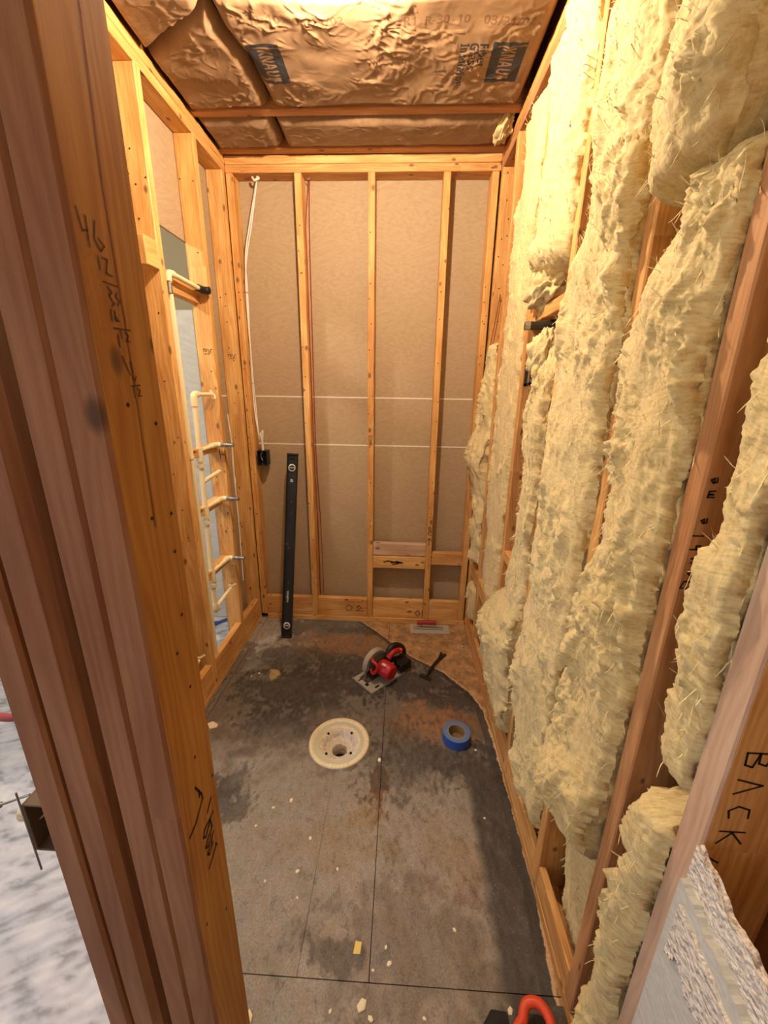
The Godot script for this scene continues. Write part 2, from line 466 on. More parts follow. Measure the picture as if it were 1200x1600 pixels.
	# the sheet round the drain opening
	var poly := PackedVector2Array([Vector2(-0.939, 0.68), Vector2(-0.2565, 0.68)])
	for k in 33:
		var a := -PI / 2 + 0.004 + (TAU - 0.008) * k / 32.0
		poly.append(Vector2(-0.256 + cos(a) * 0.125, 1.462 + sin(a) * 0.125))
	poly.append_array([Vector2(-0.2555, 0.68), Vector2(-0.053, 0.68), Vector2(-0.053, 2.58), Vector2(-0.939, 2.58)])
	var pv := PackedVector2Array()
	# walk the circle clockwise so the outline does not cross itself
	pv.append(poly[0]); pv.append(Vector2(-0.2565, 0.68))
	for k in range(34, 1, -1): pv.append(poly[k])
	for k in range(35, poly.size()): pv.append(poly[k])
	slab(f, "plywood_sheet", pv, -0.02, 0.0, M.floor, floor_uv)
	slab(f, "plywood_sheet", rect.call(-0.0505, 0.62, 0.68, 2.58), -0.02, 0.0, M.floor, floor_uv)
	slab(f, "plywood_sheet", rect.call(-1.07, 0.62, -0.5, 0.6775), -0.02, 0.0, M.floor, floor_uv)
	slab(f, "under_layer", rect.call(-3.3, 0.72, -1.8, 3.1), -0.24, -0.14, M.hole, floor_uv)
	slab(f, "under_layer", rect.call(-3.3, -1.07, -1.8, 3.1), -0.1, -0.004, M.white, floor_uv)
	slab(f, "under_layer", rect.call(-1.07, 0.72, -1.8, -0.5), -0.1, -0.004, M.dark, floor_uv)
	# pale drop cloth on the floor of the left room
	var st := new_st(); st.set_smooth_group(0)
	var nu := 90; var nv := 110
	var g := func(i: int, j: int):
		var z := -1.2 + 3.6 * j / nv
		var x := -3.15
		x = -3.15 + (3.15 - (1.09 if z > 1.2 else clampf(z * 0.95, 0.62, 1.09))) * i / nu
		var y := 0.006 + 0.008 * absf(nz_r.get_noise_2d(x * 1.4 + z * 0.6, z * 2.2 - x * 1.2)) + 0.003 * nz_a.get_noise_2d(x * 7.0, z * 7.0)
		return V(x, maxf(y, 0.003), z)
	for j in nv:
		for i in nu:
			quad(st, g.call(i, j), g.call(i + 1, j), g.call(i + 1, j + 1), g.call(i, j + 1))
	var cl := put(self, "drop_cloth", done(st, true), M.cloth)
	tag(cl, "pale crumpled white drop cloth spread on the floor of the left room", "drop cloth")

func build_ceiling():
	var c := thing("ceiling", "wooden joists of the open ceiling with brown paper batts between", "ceiling", Vector3.ZERO, "", "structure")
	board(c, "deck", -3.3, 0.72, 2.93, 3.02, -1.8, 3.1, M.dark, 0, 0.0)
	board(c, "lid", -3.3, -1.07, 2.78, 2.80, -1.8, 3.1, M.olive, 0, 0.0)
	board(c, "lid", -1.07, 0.72, 2.78, 2.80, -1.8, 0.30, M.olive, 0, 0.0)
	for z in [0.44, 0.99, 1.55, 2.15]:
		board(c, "joist", -1.06, 0.61, 2.757, 2.93, z, z + 0.045, M.rosy, 0, 0.004)
	board(c, "joist", -1.06, 0.61, 2.757, 2.93, 2.44, 2.489, M.rosy, 0, 0.004, "end joist resting on the rear top plate")
	board(c, "rim_board", 0.5, 0.62, 2.757, 2.93, 0.3, 2.58, M.dark, 2, 0.003)
	board(c, "rim_board", -1.07, -1.0, 2.757, 2.93, 0.3, 2.58, M.dark, 2, 0.003)
	# printed texture of the main batt
	var PW := 1160; var PH := 600; var px0 := -0.68; var pz0 := 1.58
	var data := PackedByteArray(); data.resize(PW * PH)  # ink mask: 0 none, 1 brown, 2 blue
	print_text(data, PW, PH, "R-30  10    03/21/02", Vector2(-0.585, 1.708), Vector2(1, 0.03), Vector2(0.0, -1), 0.030, 1, px0, pz0, 0.355)
	print_text(data, PW, PH, "R1  R-30  10    03/21/02", Vector2(-0.03, 1.726), Vector2(1, 0.02), Vector2(0.0, -1), 0.030, 1, px0, pz0, 0.43)
	for lg in [[0.282, 0.402, 1.80, 1.988], [-0.592, -0.474, 1.786, 1.972]]:
		fill_rect(data, PW, PH, lg[0], lg[1], lg[2], lg[3], 2, px0, pz0)
		var x0: float = lg[0]; var z0: float = lg[2]; var z1: float = lg[3]
		fill_rect(data, PW, PH, x0 + 0.02, lg[1], z0 + 0.014, z0 + 0.021, 0, px0, pz0)
		fill_rect(data, PW, PH, x0, lg[1] - 0.035, z1 - 0.024, z1 - 0.017, 0, px0, pz0)
		print_text(data, PW, PH, "KNAUF", Vector2(x0 + 0.036, z0 + 0.026), Vector2(0, 1), Vector2(1, 0), 0.050, 0, px0, pz0, z1 - z0 - 0.04)
	print_text(data, PW, PH, "Fiber", Vector2(0.236, 1.806), Vector2(0, 1), Vector2(1, 0), 0.034, 2, px0, pz0, 0.10)
	print_text(data, PW, PH, "Glass", Vector2(0.203, 1.806), Vector2(0, 1), Vector2(1, 0), 0.034, 2, px0, pz0, 0.11)
	print_text(data, PW, PH, "Insulation", Vector2(0.168, 1.806), Vector2(0, 1), Vector2(1, 0), 0.034, 2, px0, pz0, 0.19)
	for s in [[-0.308, 2.043], [-0.012, 2.05], [0.284, 2.056]]: fill_rect(data, PW, PH, s[0] - 0.002, s[0] + 0.002, s[1] - 0.012, s[1] + 0.012, 1, px0, pz0)
	var pulp := FastNoiseLite.new(); pulp.seed = 3; pulp.frequency = 1.0; pulp.fractal_octaves = 3
	var kbase := func(x: float, z: float):
		return c8(134, 106, 78).lerp(c8(148, 118, 88), clampf(0.5 + pulp.get_noise_2d(x * 8.0, z * 8.0) * 0.8 + pulp.get_noise_2d(x * 160.0, z * 160.0) * 0.3, 0.0, 1.0))
	var inks := [Color.WHITE, c8(96, 66, 44), c8(34, 40, 52)]
	var tx := img_from(PW, PH, func(x, y):
		var c0: Color = kbase.call(px0 + x * 0.001, pz0 + y * 0.001)
		var k := data[y * PW + x]
		if k > 0: c0 = c0.lerp(inks[k], 0.62 if k == 1 else 0.9)
		return c0)
	var pm := tmat(tx, 0.65)
	var uvm := func(q): return Vector2((q.x - px0) / (PW * 0.001), (q.y - pz0) / (PH * 0.001))
	var lx := func(z):
		var t := [[1.3, -0.67], [1.64, -0.66], [1.744, -0.652], [1.867, -0.614], [1.994, -0.61], [2.2, -0.606]]
		for i in t.size() - 1:
			if z <= t[i + 1][0]: return lerpf(t[i][1], t[i + 1][1], clampf((z - t[i][0]) / (t[i + 1][0] - t[i][0]), 0, 1))
		return -0.606
	var g := "brown paper faced batts between ceiling joists"
	kraft("kraft_batt", "large brown paper faced ceiling batt printed with two dark logos", pm, 1.60, 2.145, lx, func(_z): return 0.468, 200, 110, 0.010, 1, g, uvm)
	# left pieces: seam runs from (-.66, 1.64) to (-.95, 1.83)
	var pl := pm.duplicate()
	var D2 := PackedByteArray(); D2.resize(400 * 600)
	print_text(D2, 400, 600, "03/21/02", Vector2(-0.70, 1.945), Vector2(-1, -0.06), Vector2(0, 1), 0.028, 1, -1.0, 1.58, 0.16)
	pl.albedo_texture = img_from(400, 600, func(x, y):
		var c0: Color = kbase.call(-1.0 + x * 0.001, 1.58 + y * 0.001)
		return c0.lerp(inks[1], 0.5) if D2[y * 400 + x] > 0 else c0)
	kraft("kraft_batt", "bulging brown paper batt piece at the left end of the ceiling", pl, 1.66, 2.145, func(_z): return -0.985, func(z): return lx.call(z) - 0.004, 90, 110, 0.017, 2, g, func(q): return Vector2((q.x + 1.0) / 0.4, (q.y - 1.58) / 0.6), true)
	kraft("kraft_batt", "small brown paper batt piece in the top left corner of the ceiling", M.kraft, 1.60, 1.838, func(_z): return -0.985, func(z): return -0.668, 60, 60, 0.012, 3, g, func(q): return q, false, true)
	kraft("kraft_batt", "narrow brown paper batt strip nearest the rear top plate", M.kraft, 2.198, 2.437, func(_z): return -0.625, func(_z): return 0.425, 160, 44, 0.008, 4, g, func(q): return q)
	kraft("kraft_batt", "short brown paper batt end above the rear left corner stud", M.kraft, 2.198, 2.437, func(_z): return -0.985, func(_z): return -0.632, 60, 44, 0.012, 5, g, func(q): return q)
	kraft("kraft_batt", "brown paper ceiling batt above the work lamp", M.kraft, 1.04, 1.545, func(_z): return -0.985, func(_z): return 0.468, 100, 50, 0.008, 6, g, func(q): return q)
	kraft("kraft_batt", "brown paper ceiling batt right above the doorway posts", M.kraft, 0.49, 0.985, func(_z): return -0.985, func(_z): return 0.468, 80, 40, 0.008, 7, g, func(q): return q)

func fill_rect(d: PackedByteArray, W: int, H: int, x0: float, x1: float, z0: float, z1: float, v: int, ox: float, oz: float):
	for y in range(maxi(0, int((z0 - oz) * 1000)), mini(H, int((z1 - oz) * 1000))):
		for x in range(maxi(0, int((x0 - ox) * 1000)), mini(W, int((x1 - ox) * 1000))): d[y * W + x] = v

# print a text on a 1 mm raster: p0 start of the base line (x, depth), dir reading, upd top of letters
func print_text(d: PackedByteArray, W: int, H: int, s: String, p0: Vector2, dir: Vector2, upd: Vector2, height: float, v: int, ox: float, oz: float, fit := 0.0):
	var tm := TextMesh.new(); tm.text = s; tm.depth = 0.0; tm.font_size = 32; tm.pixel_size = 0.01
	var fn := SystemFont.new(); fn.font_names = PackedStringArray(["Droid Sans"]); fn.font_weight = 700; tm.font = fn
	tm.horizontal_alignment = HORIZONTAL_ALIGNMENT_LEFT
	var ar := tm.get_mesh_arrays()
	var vs: PackedVector3Array = ar[Mesh.ARRAY_VERTEX]
	if vs.is_empty(): return
	var lo := vs[0]; var hi := vs[0]
	for q in vs: lo = lo.min(q); hi = hi.max(q)
	var ky := height / (hi.y - lo.y)
	var kx := ky if fit <= 0.0 else fit / (hi.x - lo.x)
	var ind = ar[Mesh.ARRAY_INDEX]
	var cnt: int = vs.size() if ind == null else ind.size()
	for k in range(0, cnt, 3):
		var t := []
		for m in 3:
			var q: Vector3 = vs[k + m] if ind == null else vs[ind[k + m]]
			var w := p0 + dir * ((q.x - lo.x) * kx) + upd * ((q.y - lo.y) * ky)
			t.append(Vector2((w.x - ox) * 1000.0, (w.y - oz) * 1000.0))
		var ar2: float = (t[1] - t[0]).cross(t[2] - t[0])
		if absf(ar2) < 0.0001: continue
		for y in range(maxi(0, int(minf(t[0].y, minf(t[1].y, t[2].y)))), mini(H, int(maxf(t[0].y, maxf(t[1].y, t[2].y))) + 2)):
			for x in range(maxi(0, int(minf(t[0].x, minf(t[1].x, t[2].x)))), mini(W, int(maxf(t[0].x, maxf(t[1].x, t[2].x))) + 2)):
				var p := Vector2(x + 0.5, y + 0.5)
				var a: float = (t[1] - t[0]).cross(p - t[0]) / ar2
				var b: float = (t[2] - t[1]).cross(p - t[1]) / ar2
				var c: float = (t[0] - t[2]).cross(p - t[2]) / ar2
				if a >= -0.02 and b >= -0.02 and c >= -0.02: d[y * W + x] = v

func kraft(called: String, label: String, m, z0: float, z1: float, xl: Callable, xr: Callable, nu: int, nv: int, amp: float, sd: int, group: String, uvf: Callable, cut_near := false, cut_far := false):
	var st := new_st(); st.set_smooth_group(0)
	var pts := []; var uvs := []
	for j in nv + 1:
		for i in nu + 1:
			var u := float(i) / nu; var v := float(j) / nv
			var z := lerpf(z0, z1, v)
			var x: float = lerpf(xl.call(z), xr.call(z), u)
			if cut_near or cut_far:
				var sz := 1.64 + (-0.66 - x) * 0.66
				z = lerpf(sz + 0.006, z1, v) if cut_near else lerpf(z0, sz - 0.006, v)
				if cut_near: x = lerpf(xl.call(z), xr.call(z), u)
			z += 0.006 * nz_b.get_noise_2d(x * 5.0 + sd * 9.0, v * 3.0) * (1.0 - absf(2 * v - 1))
			var eu := minf(u, 1.0 - u) * absf(xr.call(z) - xl.call(z)); var ev := minf(v, 1.0 - v) * (z1 - z0)
			var ed := clampf(minf(eu, ev) / 0.045, 0.0, 1.0)
			var rise := (1.0 - ed) * (1.0 - ed) * 0.045
			var a := x * 3.4 + z * 2.0 + sd * 13.7; var b := z * 4.2 - x * 1.2
			var wx := nz_b.get_noise_2d(a * 1.3, b * 1.3) * 0.9; var wz := nz_b.get_noise_2d(a * 1.3 + 40.0, b * 1.3) * 0.9
			var gate := clampf(nz_b.get_noise_2d(a * 0.7 + 11.0, b * 0.7 + 5.0) * 1.6 + 0.6, 0.15, 1.0)
			var f1 := pow(clampf(1.0 - absf(nz_b.get_noise_2d(a * 1.5 + wx * 0.7, b * 0.55 + wz * 0.4)) * 2.0, 0.0, 1.0), 3.0)
			var f2 := pow(clampf(1.0 - absf(nz_b.get_noise_2d(a * 0.8 + b * 1.1 + wz + 31.0, b * 0.6 - a * 0.5 + wx)) * 2.6, 0.0, 1.0), 4.0)
			var f3 := pow(clampf(1.0 - absf(nz_b.get_noise_2d(a * 3.2 + wz * 1.4 + 20.0, b * 1.5 + wx)) * 2.6, 0.0, 1.0), 3.0)
			var soft := nz_b.get_noise_2d(a * 0.9 + 80.0, b * 0.9)
			var y := 2.758 - 0.004 - amp * (0.6 * soft + (0.5 * f1 + 0.45 * f2 + 0.14 * f3 * gate) * gate * ed) - 0.008 * ed + rise
			y = minf(y, 2.90)
			pts.append(V(x, y, z)); uvs.append(uvf.call(Vector2(x, z)))
	for j in nv:
		for i in nu:
			var k := j * (nu + 1) + i; var q := k + nu + 1
			# seen from below: (x, depth) goes clockwise from above
			quad(st, pts[k], pts[q], pts[q + 1], pts[k + 1], uvs[k], uvs[q], uvs[q + 1], uvs[k + 1])
	var o := put(self, called, done(st, true), m)
	tag(o, label, "insulation", group)
	return o

func build_wall_back():
	var w := thing("wall_back", "rear stud wall backed by brown drywall paper", "wall", Vector3.ZERO, "", "structure")
	# drywall sheets of the next room, seen from behind, with thin white joints
	board(w, "drywall_sheet", -1.064, 0.62, 1.547, 2.76, 2.580, 2.592, M.paper, 1, 0.001)
	board(w, "drywall_sheet", -1.064, 0.62, 1.250, 1.541, 2.580, 2.592, M.paper, 1, 0.001)
	board(w, "drywall_sheet", -1.064, 0.62, 0.0, 1.244, 2.580, 2.592, M.paper, 1, 0.001)
	board(w, "joint_compound", -1.064, 0.62, 1.540, 1.548, 2.5795, 2.59, M.mud, 0, 0.0005, "thin white joint line")
	board(w, "joint_compound", -1.064, 0.62, 1.243, 1.251, 2.5795, 2.59, M.mud, 0, 0.0005, "thin white joint line")
	board(w, "top_plate", -0.975, 0.475, 2.680, 2.717, 2.490, 2.579, wood(), 0)
	board(w, "top_plate", -0.975, 0.475, 2.7185, 2.756, 2.490, 2.579, wood(), 0)
	board(w, "sole_plate", -0.935, 0.475, 0.0, 0.038, 2.490, 2.579, wood(), 0)
	var xs := [[-0.974, -0.936], [-0.606, -0.568], [-0.2145, -0.1765], [0.181, 0.219], [0.430, 0.468]]
	var studs := []
	for q in xs: studs.append(board(w, "stud", q[0], q[1], 0.0385, 2.6795, 2.490, 2.579, wood()))
	# low blocks standing on the plate
	for q in [[-0.936, -0.606], [-0.568, -0.2145], [-0.1765, 0.181], [0.219, 0.430]]:
		var bl := board(w, "block", q[0] + 0.001, q[1] - 0.001, 0.0385, 0.18, 2.494, 2.532, wood(), 0)
		if q[0] == -0.568: marks(bl, "handwriting", [[[-0.03, 0.02], [-0.05, 0.0], [-0.04, -0.025], [-0.01, -0.02], [0.0, 0.005], [-0.03, 0.02]], [[0.05, 0.022], [0.03, 0.0], [0.05, 0.012], [0.065, 0.0], [0.03, -0.022], [0.075, -0.026]]], V(-0.32, 0.11, 2.4935), Vector3.RIGHT, Vector3.UP, 0.004, M.ink)
		if q[0] == -0.1765: marks(bl, "handwriting", [[[0.0, 0.02], [-0.018, 0.0], [-0.005, -0.024], [0.015, -0.01], [0.0, 0.02]], [[0.03, 0.02], [0.032, -0.02]]], V(0.145, 0.085, 2.4935), Vector3.RIGHT, Vector3.UP, 0.004, M.ink)
	board(w, "block", -0.1755, 0.180, 0.516, 0.605, 2.494, 2.532, M.pale, 0)
	var kb := board(w, "block", -0.1755, 0.180, 0.425, 0.512, 2.488, 2.526, M.amber[0], 0)
	# the dark split knot in the lower block
	marks(kb, "knot_split", [[[-0.07, 0.004], [-0.04, 0.012], [0.0, 0.004], [0.055, 0.0]], [[-0.02, 0.0], [0.02, 0.01], [0.05, 0.002]], [[-0.01, -0.012], [0.03, -0.004]]], V(-0.03, 0.468, 2.4875), Vector3.RIGHT, Vector3.UP, 0.009, M.ink)
	board(w, "block", 0.220, 0.429, 0.455, 0.545, 2.500, 2.538, wood(), 0)
	# arrow and number on the right stud, nail heads
	marks(studs[3], "handwriting", [[[0, 0], [0, 0.05]], [[-0.012, 0.034], [0, 0.052], [0.012, 0.036]]], V(0.2, 0.60, 2.4895), Vector3.RIGHT, Vector3.UP, 0.004, M.ink)
	marks(studs[3], "handwriting", [[[0.012, 0.0], [-0.01, 0.004], [-0.012, 0.02], [0.0, 0.022], [0.012, 0.018]], [[0.012, 0.04], [-0.006, 0.03], [-0.01, 0.044], [0.004, 0.05], [-0.012, 0.056]]], V(0.202, 0.675, 2.4895), Vector3.RIGHT, Vector3.UP, 0.004, M.ink)
	marks(studs[2], "handwriting", [[[-0.012, 0.0], [0.010, 0.002], [0.012, 0.03], [-0.010, 0.028], [-0.012, 0.0]], [[0.0, 0.002], [0.0, 0.028]]], V(-0.195, 1.29, 2.4895), Vector3.RIGHT, Vector3.UP, 0.003, M.pencil)
	for k in studs.size():
		nail_dots(studs[k], xs[k][0] + 0.006, xs[k][1] - 0.006, 2.4893, [0.3, 2.6], 12)

# small dark nail holes on a face that looks towards the doorway
func nail_dots(stud: Node3D, x0: float, x1: float, z: float, yr: Array, n: int):
	var st := new_st()
	for i in n:
		var c := V(rng.randf_range(x0, x1), rng.randf_range(yr[0], yr[1]), z)
		add_tube(st, [c, c + Vector3(0, 0, 0.0008)], 0.0034, 6)
	var o := put(stud, "nail_holes", done(st), M.ink); o.position = -stud.position
	o.set_meta("kind", "stuff")

func build_wall_left():
	var w := thing("wall_left", "left stud wall with open bay for the water pipes", "wall", Vector3.ZERO, "", "structure")
	# paper-faced drywall behind the studs, cut away in the pipe bay
	board(w, "drywall_sheet", -1.077, -1.065, 0.0, 2.78, 1.30, 1.76, M.paper, 1, 0.001)
	board(w, "drywall_sheet", -1.077, -1.065, 2.256, 2.78, 1.7605, 2.166, M.paper, 1, 0.001)
	board(w, "drywall_sheet", -1.077, -1.065, 1.548, 2.78, 2.1665, 2.578, M.paper, 1, 0.001)
	board(w, "drywall_sheet", -1.077, -1.065, 0.0, 1.541, 2.1665, 2.578, M.paper, 1, 0.001)
	board(w, "joint_compound", -1.076, -1.0645, 1.540, 1.549, 2.17, 2.578, M.mud, 2, 0.0005, "thin white joint line")
	board(w, "top_plate", -1.064, -0.976, 2.680, 2.717, 1.30, 2.579, wood(), 2)
	board(w, "top_plate", -1.064, -0.976, 2.7185, 2.756, 1.30, 2.579, wood(), 2)
	board(w, "sole_plate", -1.064, -0.976, 0.0, 0.038, 1.30, 2.487, wood(), 2)
	var a0 := board(w, "stud", -1.064, -0.975, 0.0385, 2.6795, 1.335, 1.373, wood())
	var A := board(w, "stud", -1.064, -0.975, 0.0385, 2.6795, 1.742, 1.780, M.amber[0])
	var B := board(w, "stud", -1.064, -0.975, 0.0385, 2.6795, 2.146, 2.184, M.amber[1])
	var C := board(w, "stud", -1.064, -0.975, 0.0385, 2.6795, 2.450, 2.488, M.amber[0])
	a0.set_meta("label", "stud hidden behind the doorway posts")
	# tall blocks on the sole plate, face to the room
	for q in [[1.374, 1.741], [1.781, 2.145], [2.185, 2.449]]:
		board(w, "block", -1.014, -0.976, 0.0385, 0.18, q[0], q[1], wood(), 2)
	marks(B, "handwriting", [[[-0.014, 0.026], [-0.012, -0.024]], [[0.016, 0.022], [0.018, -0.028]], [[-0.013, 0.0], [0.017, -0.005]]], V(-0.988, 1.24, 2.1455), Vector3.RIGHT, Vector3.UP, 0.004, M.ink)
	for q in [[B, -1.03, 1.765, 2.1455], [C, -1.03, 1.765, 2.4495]]:
		marks(q[0], "grade_stamp", [[[0.0, 0.0], [0.0, 0.014], [0.01, 0.014], [0.01, 0.0]], [[0.016, 0.0], [0.016, 0.014]], [[0.022, 0.014], [0.03, 0.0]], [[0.036, 0.0], [0.036, 0.012], [0.046, 0.012]], [[0.004, -0.01], [0.02, -0.01]], [[0.026, -0.016], [0.026, -0.004], [0.038, -0.006]]], V(q[1], q[2], q[3]), Vector3.RIGHT, Vector3.UP, 0.0028, M.pencil)
	nail_dots(A, -1.055, -0.985, 1.7415, [0.6, 2.6], 14)
	nail_dots(B, -1.055, -0.985, 2.1455, [0.3, 2.6], 12)
	nail_dots(C, -1.055, -0.985, 2.4495, [0.3, 2.6], 12)
	# flat blocking in the pipe bay
	board(w, "block", -1.064, -1.026, 1.985, 2.073, 1.781, 2.145, wood(), 2, 0.004, "flat block behind the shower pipe")
	for y in [1.285, 0.985, 0.625]:
		board(w, "block", -1.062, -1.012, y - 0.030, y + 0.012, 1.781, 2.145, wood(), 2, 0.004)
	board(w, "block", -1.012, -0.976, 2.03, 2.13, 1.66, 1.7415, wood(), 2, 0.003)

func build_wall_front():
	var w := thing("wall_front", "cluster of four doorway posts at the near left", "wall", Vector3.ZERO, "", "structure")
	var p1 := board(w, "post", -0.2995, -0.260, 0.0, 2.6795, 0.345, 0.434, M.front, 1, 0.004, "right doorway post with pencilled numbers on its golden face")
	board(w, "post", -0.337, -0.3005, 0.0, 2.6795, 0.346, 0.435, M.front, 1, 0.004)
	board(w, "post", -0.402, -0.355, 0.0, 2.6795, 0.345, 0.434, M.front, 1, 0.009)
	board(w, "post", -0.438, -0.4025, 0.0, 2.6795, 0.345, 0.434, M.front, 1, 0.004)
	board(w, "header", -0.475, -0.225, 2.680, 2.756, 0.345, 0.434, M.front, 0, 0.003)
	# golden face of the first post: warm light put into the wood colour
	board(p1, "warm_lit_face", -0.2604, -0.2592, 0.003, 2.676, 0.3485, 0.4305, M.warm_lit, 1, 0.0004, "amber face with warm light put into its colour").position = V(-0.2598, 1.34, 0.3895) - p1.position
	var du := Vector3(0, 0, -1); var dv := Vector3.UP   # reading runs into depth
	var o := V(-0.2591, 0, 0)
	# pencil sums: 4 6 / 12 / 3 5/16, y over 12
	var sums := [
		[[0.353, 1.715], [0.356, 1.700], [0.362, 1.702]], [[0.362, 1.712], [0.361, 1.690]],
		[[0.372, 1.712], [0.368, 1.698], [0.374, 1.691], [0.379, 1.696], [0.373, 1.700]],
		[[0.369, 1.686], [0.369, 1.676]], [[0.374, 1.686], [0.380, 1.686], [0.376, 1.675], [0.383, 1.674]],
		[[0.370, 1.667], [0.388, 1.667]],
		[[0.374, 1.664], [0.379, 1.661], [0.375, 1.657], [0.380, 1.652], [0.376, 1.649]], [[0.386, 1.662], [0.383, 1.658], [0.388, 1.655], [0.384, 1.651]],
		[[0.374, 1.646], [0.374, 1.637]], [[0.379, 1.646], [0.378, 1.638], [0.382, 1.638], [0.379, 1.641]],
		[[0.374, 1.631], [0.396, 1.632]], [[0.382, 1.630], [0.383, 1.624]], [[0.378, 1.626], [0.378, 1.616]], [[0.388, 1.629], [0.392, 1.627], [0.388, 1.622], [0.393, 1.622]],
		[[0.379, 1.608], [0.384, 1.597], [0.386, 1.592]], [[0.389, 1.604], [0.390, 1.594]], [[0.389, 1.590], [0.391, 1.587], [0.394, 1.591]],
		[[0.384, 1.582], [0.398, 1.583]], [[0.388, 1.582], [0.388, 1.572]], [[0.393, 1.580], [0.397, 1.578], [0.393, 1.573], [0.398, 1.573]]]
	marks(p1, "pencil_numbers", sums, o, du, dv, 0.0015, M.pencil)
	# arrow and scribbled word lower down
	var word := [
		[[0.382, 1.080], [0.393, 1.055], [0.394, 1.045], [0.372, 1.030], [0.356, 1.027]], [[0.389, 1.066], [0.388, 1.056]],
		[[0.413, 1.022], [0.399, 1.012]],
		[[0.413, 0.996], [0.404, 0.994], [0.388, 0.996], [0.382, 0.988], [0.388, 0.982], [0.398, 0.988], [0.403, 0.994]],
		[[0.404, 0.990], [0.405, 0.976], [0.394, 0.974], [0.384, 0.966], [0.390, 0.960], [0.400, 0.968]],
		[[0.407, 0.966], [0.398, 0.956], [0.386, 0.950], [0.390, 0.944], [0.402, 0.950]],
		[[0.408, 0.938], [0.410, 0.934], [0.398, 0.930], [0.385, 0.924]]]
	marks(p1, "marker_word", word, o, du, dv, 0.0030, M.ink)
	marks(p1, "drying_crack", [[[0.398, 2.2], [0.396, 1.86], [0.390, 1.75], [0.391, 1.64], [0.389, 1.5], [0.388, 1.44]]], o, du, dv, 0.0022, M.dark)
	# bullet-like nail dents on the golden face
	var st := new_st()
	for q in [[0.376, 1.565], [0.415, 1.545], [0.384, 1.45], [0.419, 1.445], [0.41, 1.32], [0.405, 1.22], [0.392, 1.12], [0.424, 1.05], [0.415, 1.40], [0.39, 1.28], [0.36, 0.85], [0.41, 0.79]]:
		var c := V(-0.2593, q[1], q[0]); add_tube(st, [c, c + Vector3(0.0005, 0, 0)], 0.0022, 8)
	var nd := put(p1, "nail_holes", done(st), M.ink); nd.position = -p1.position
	nd.set_meta("kind", "stuff")

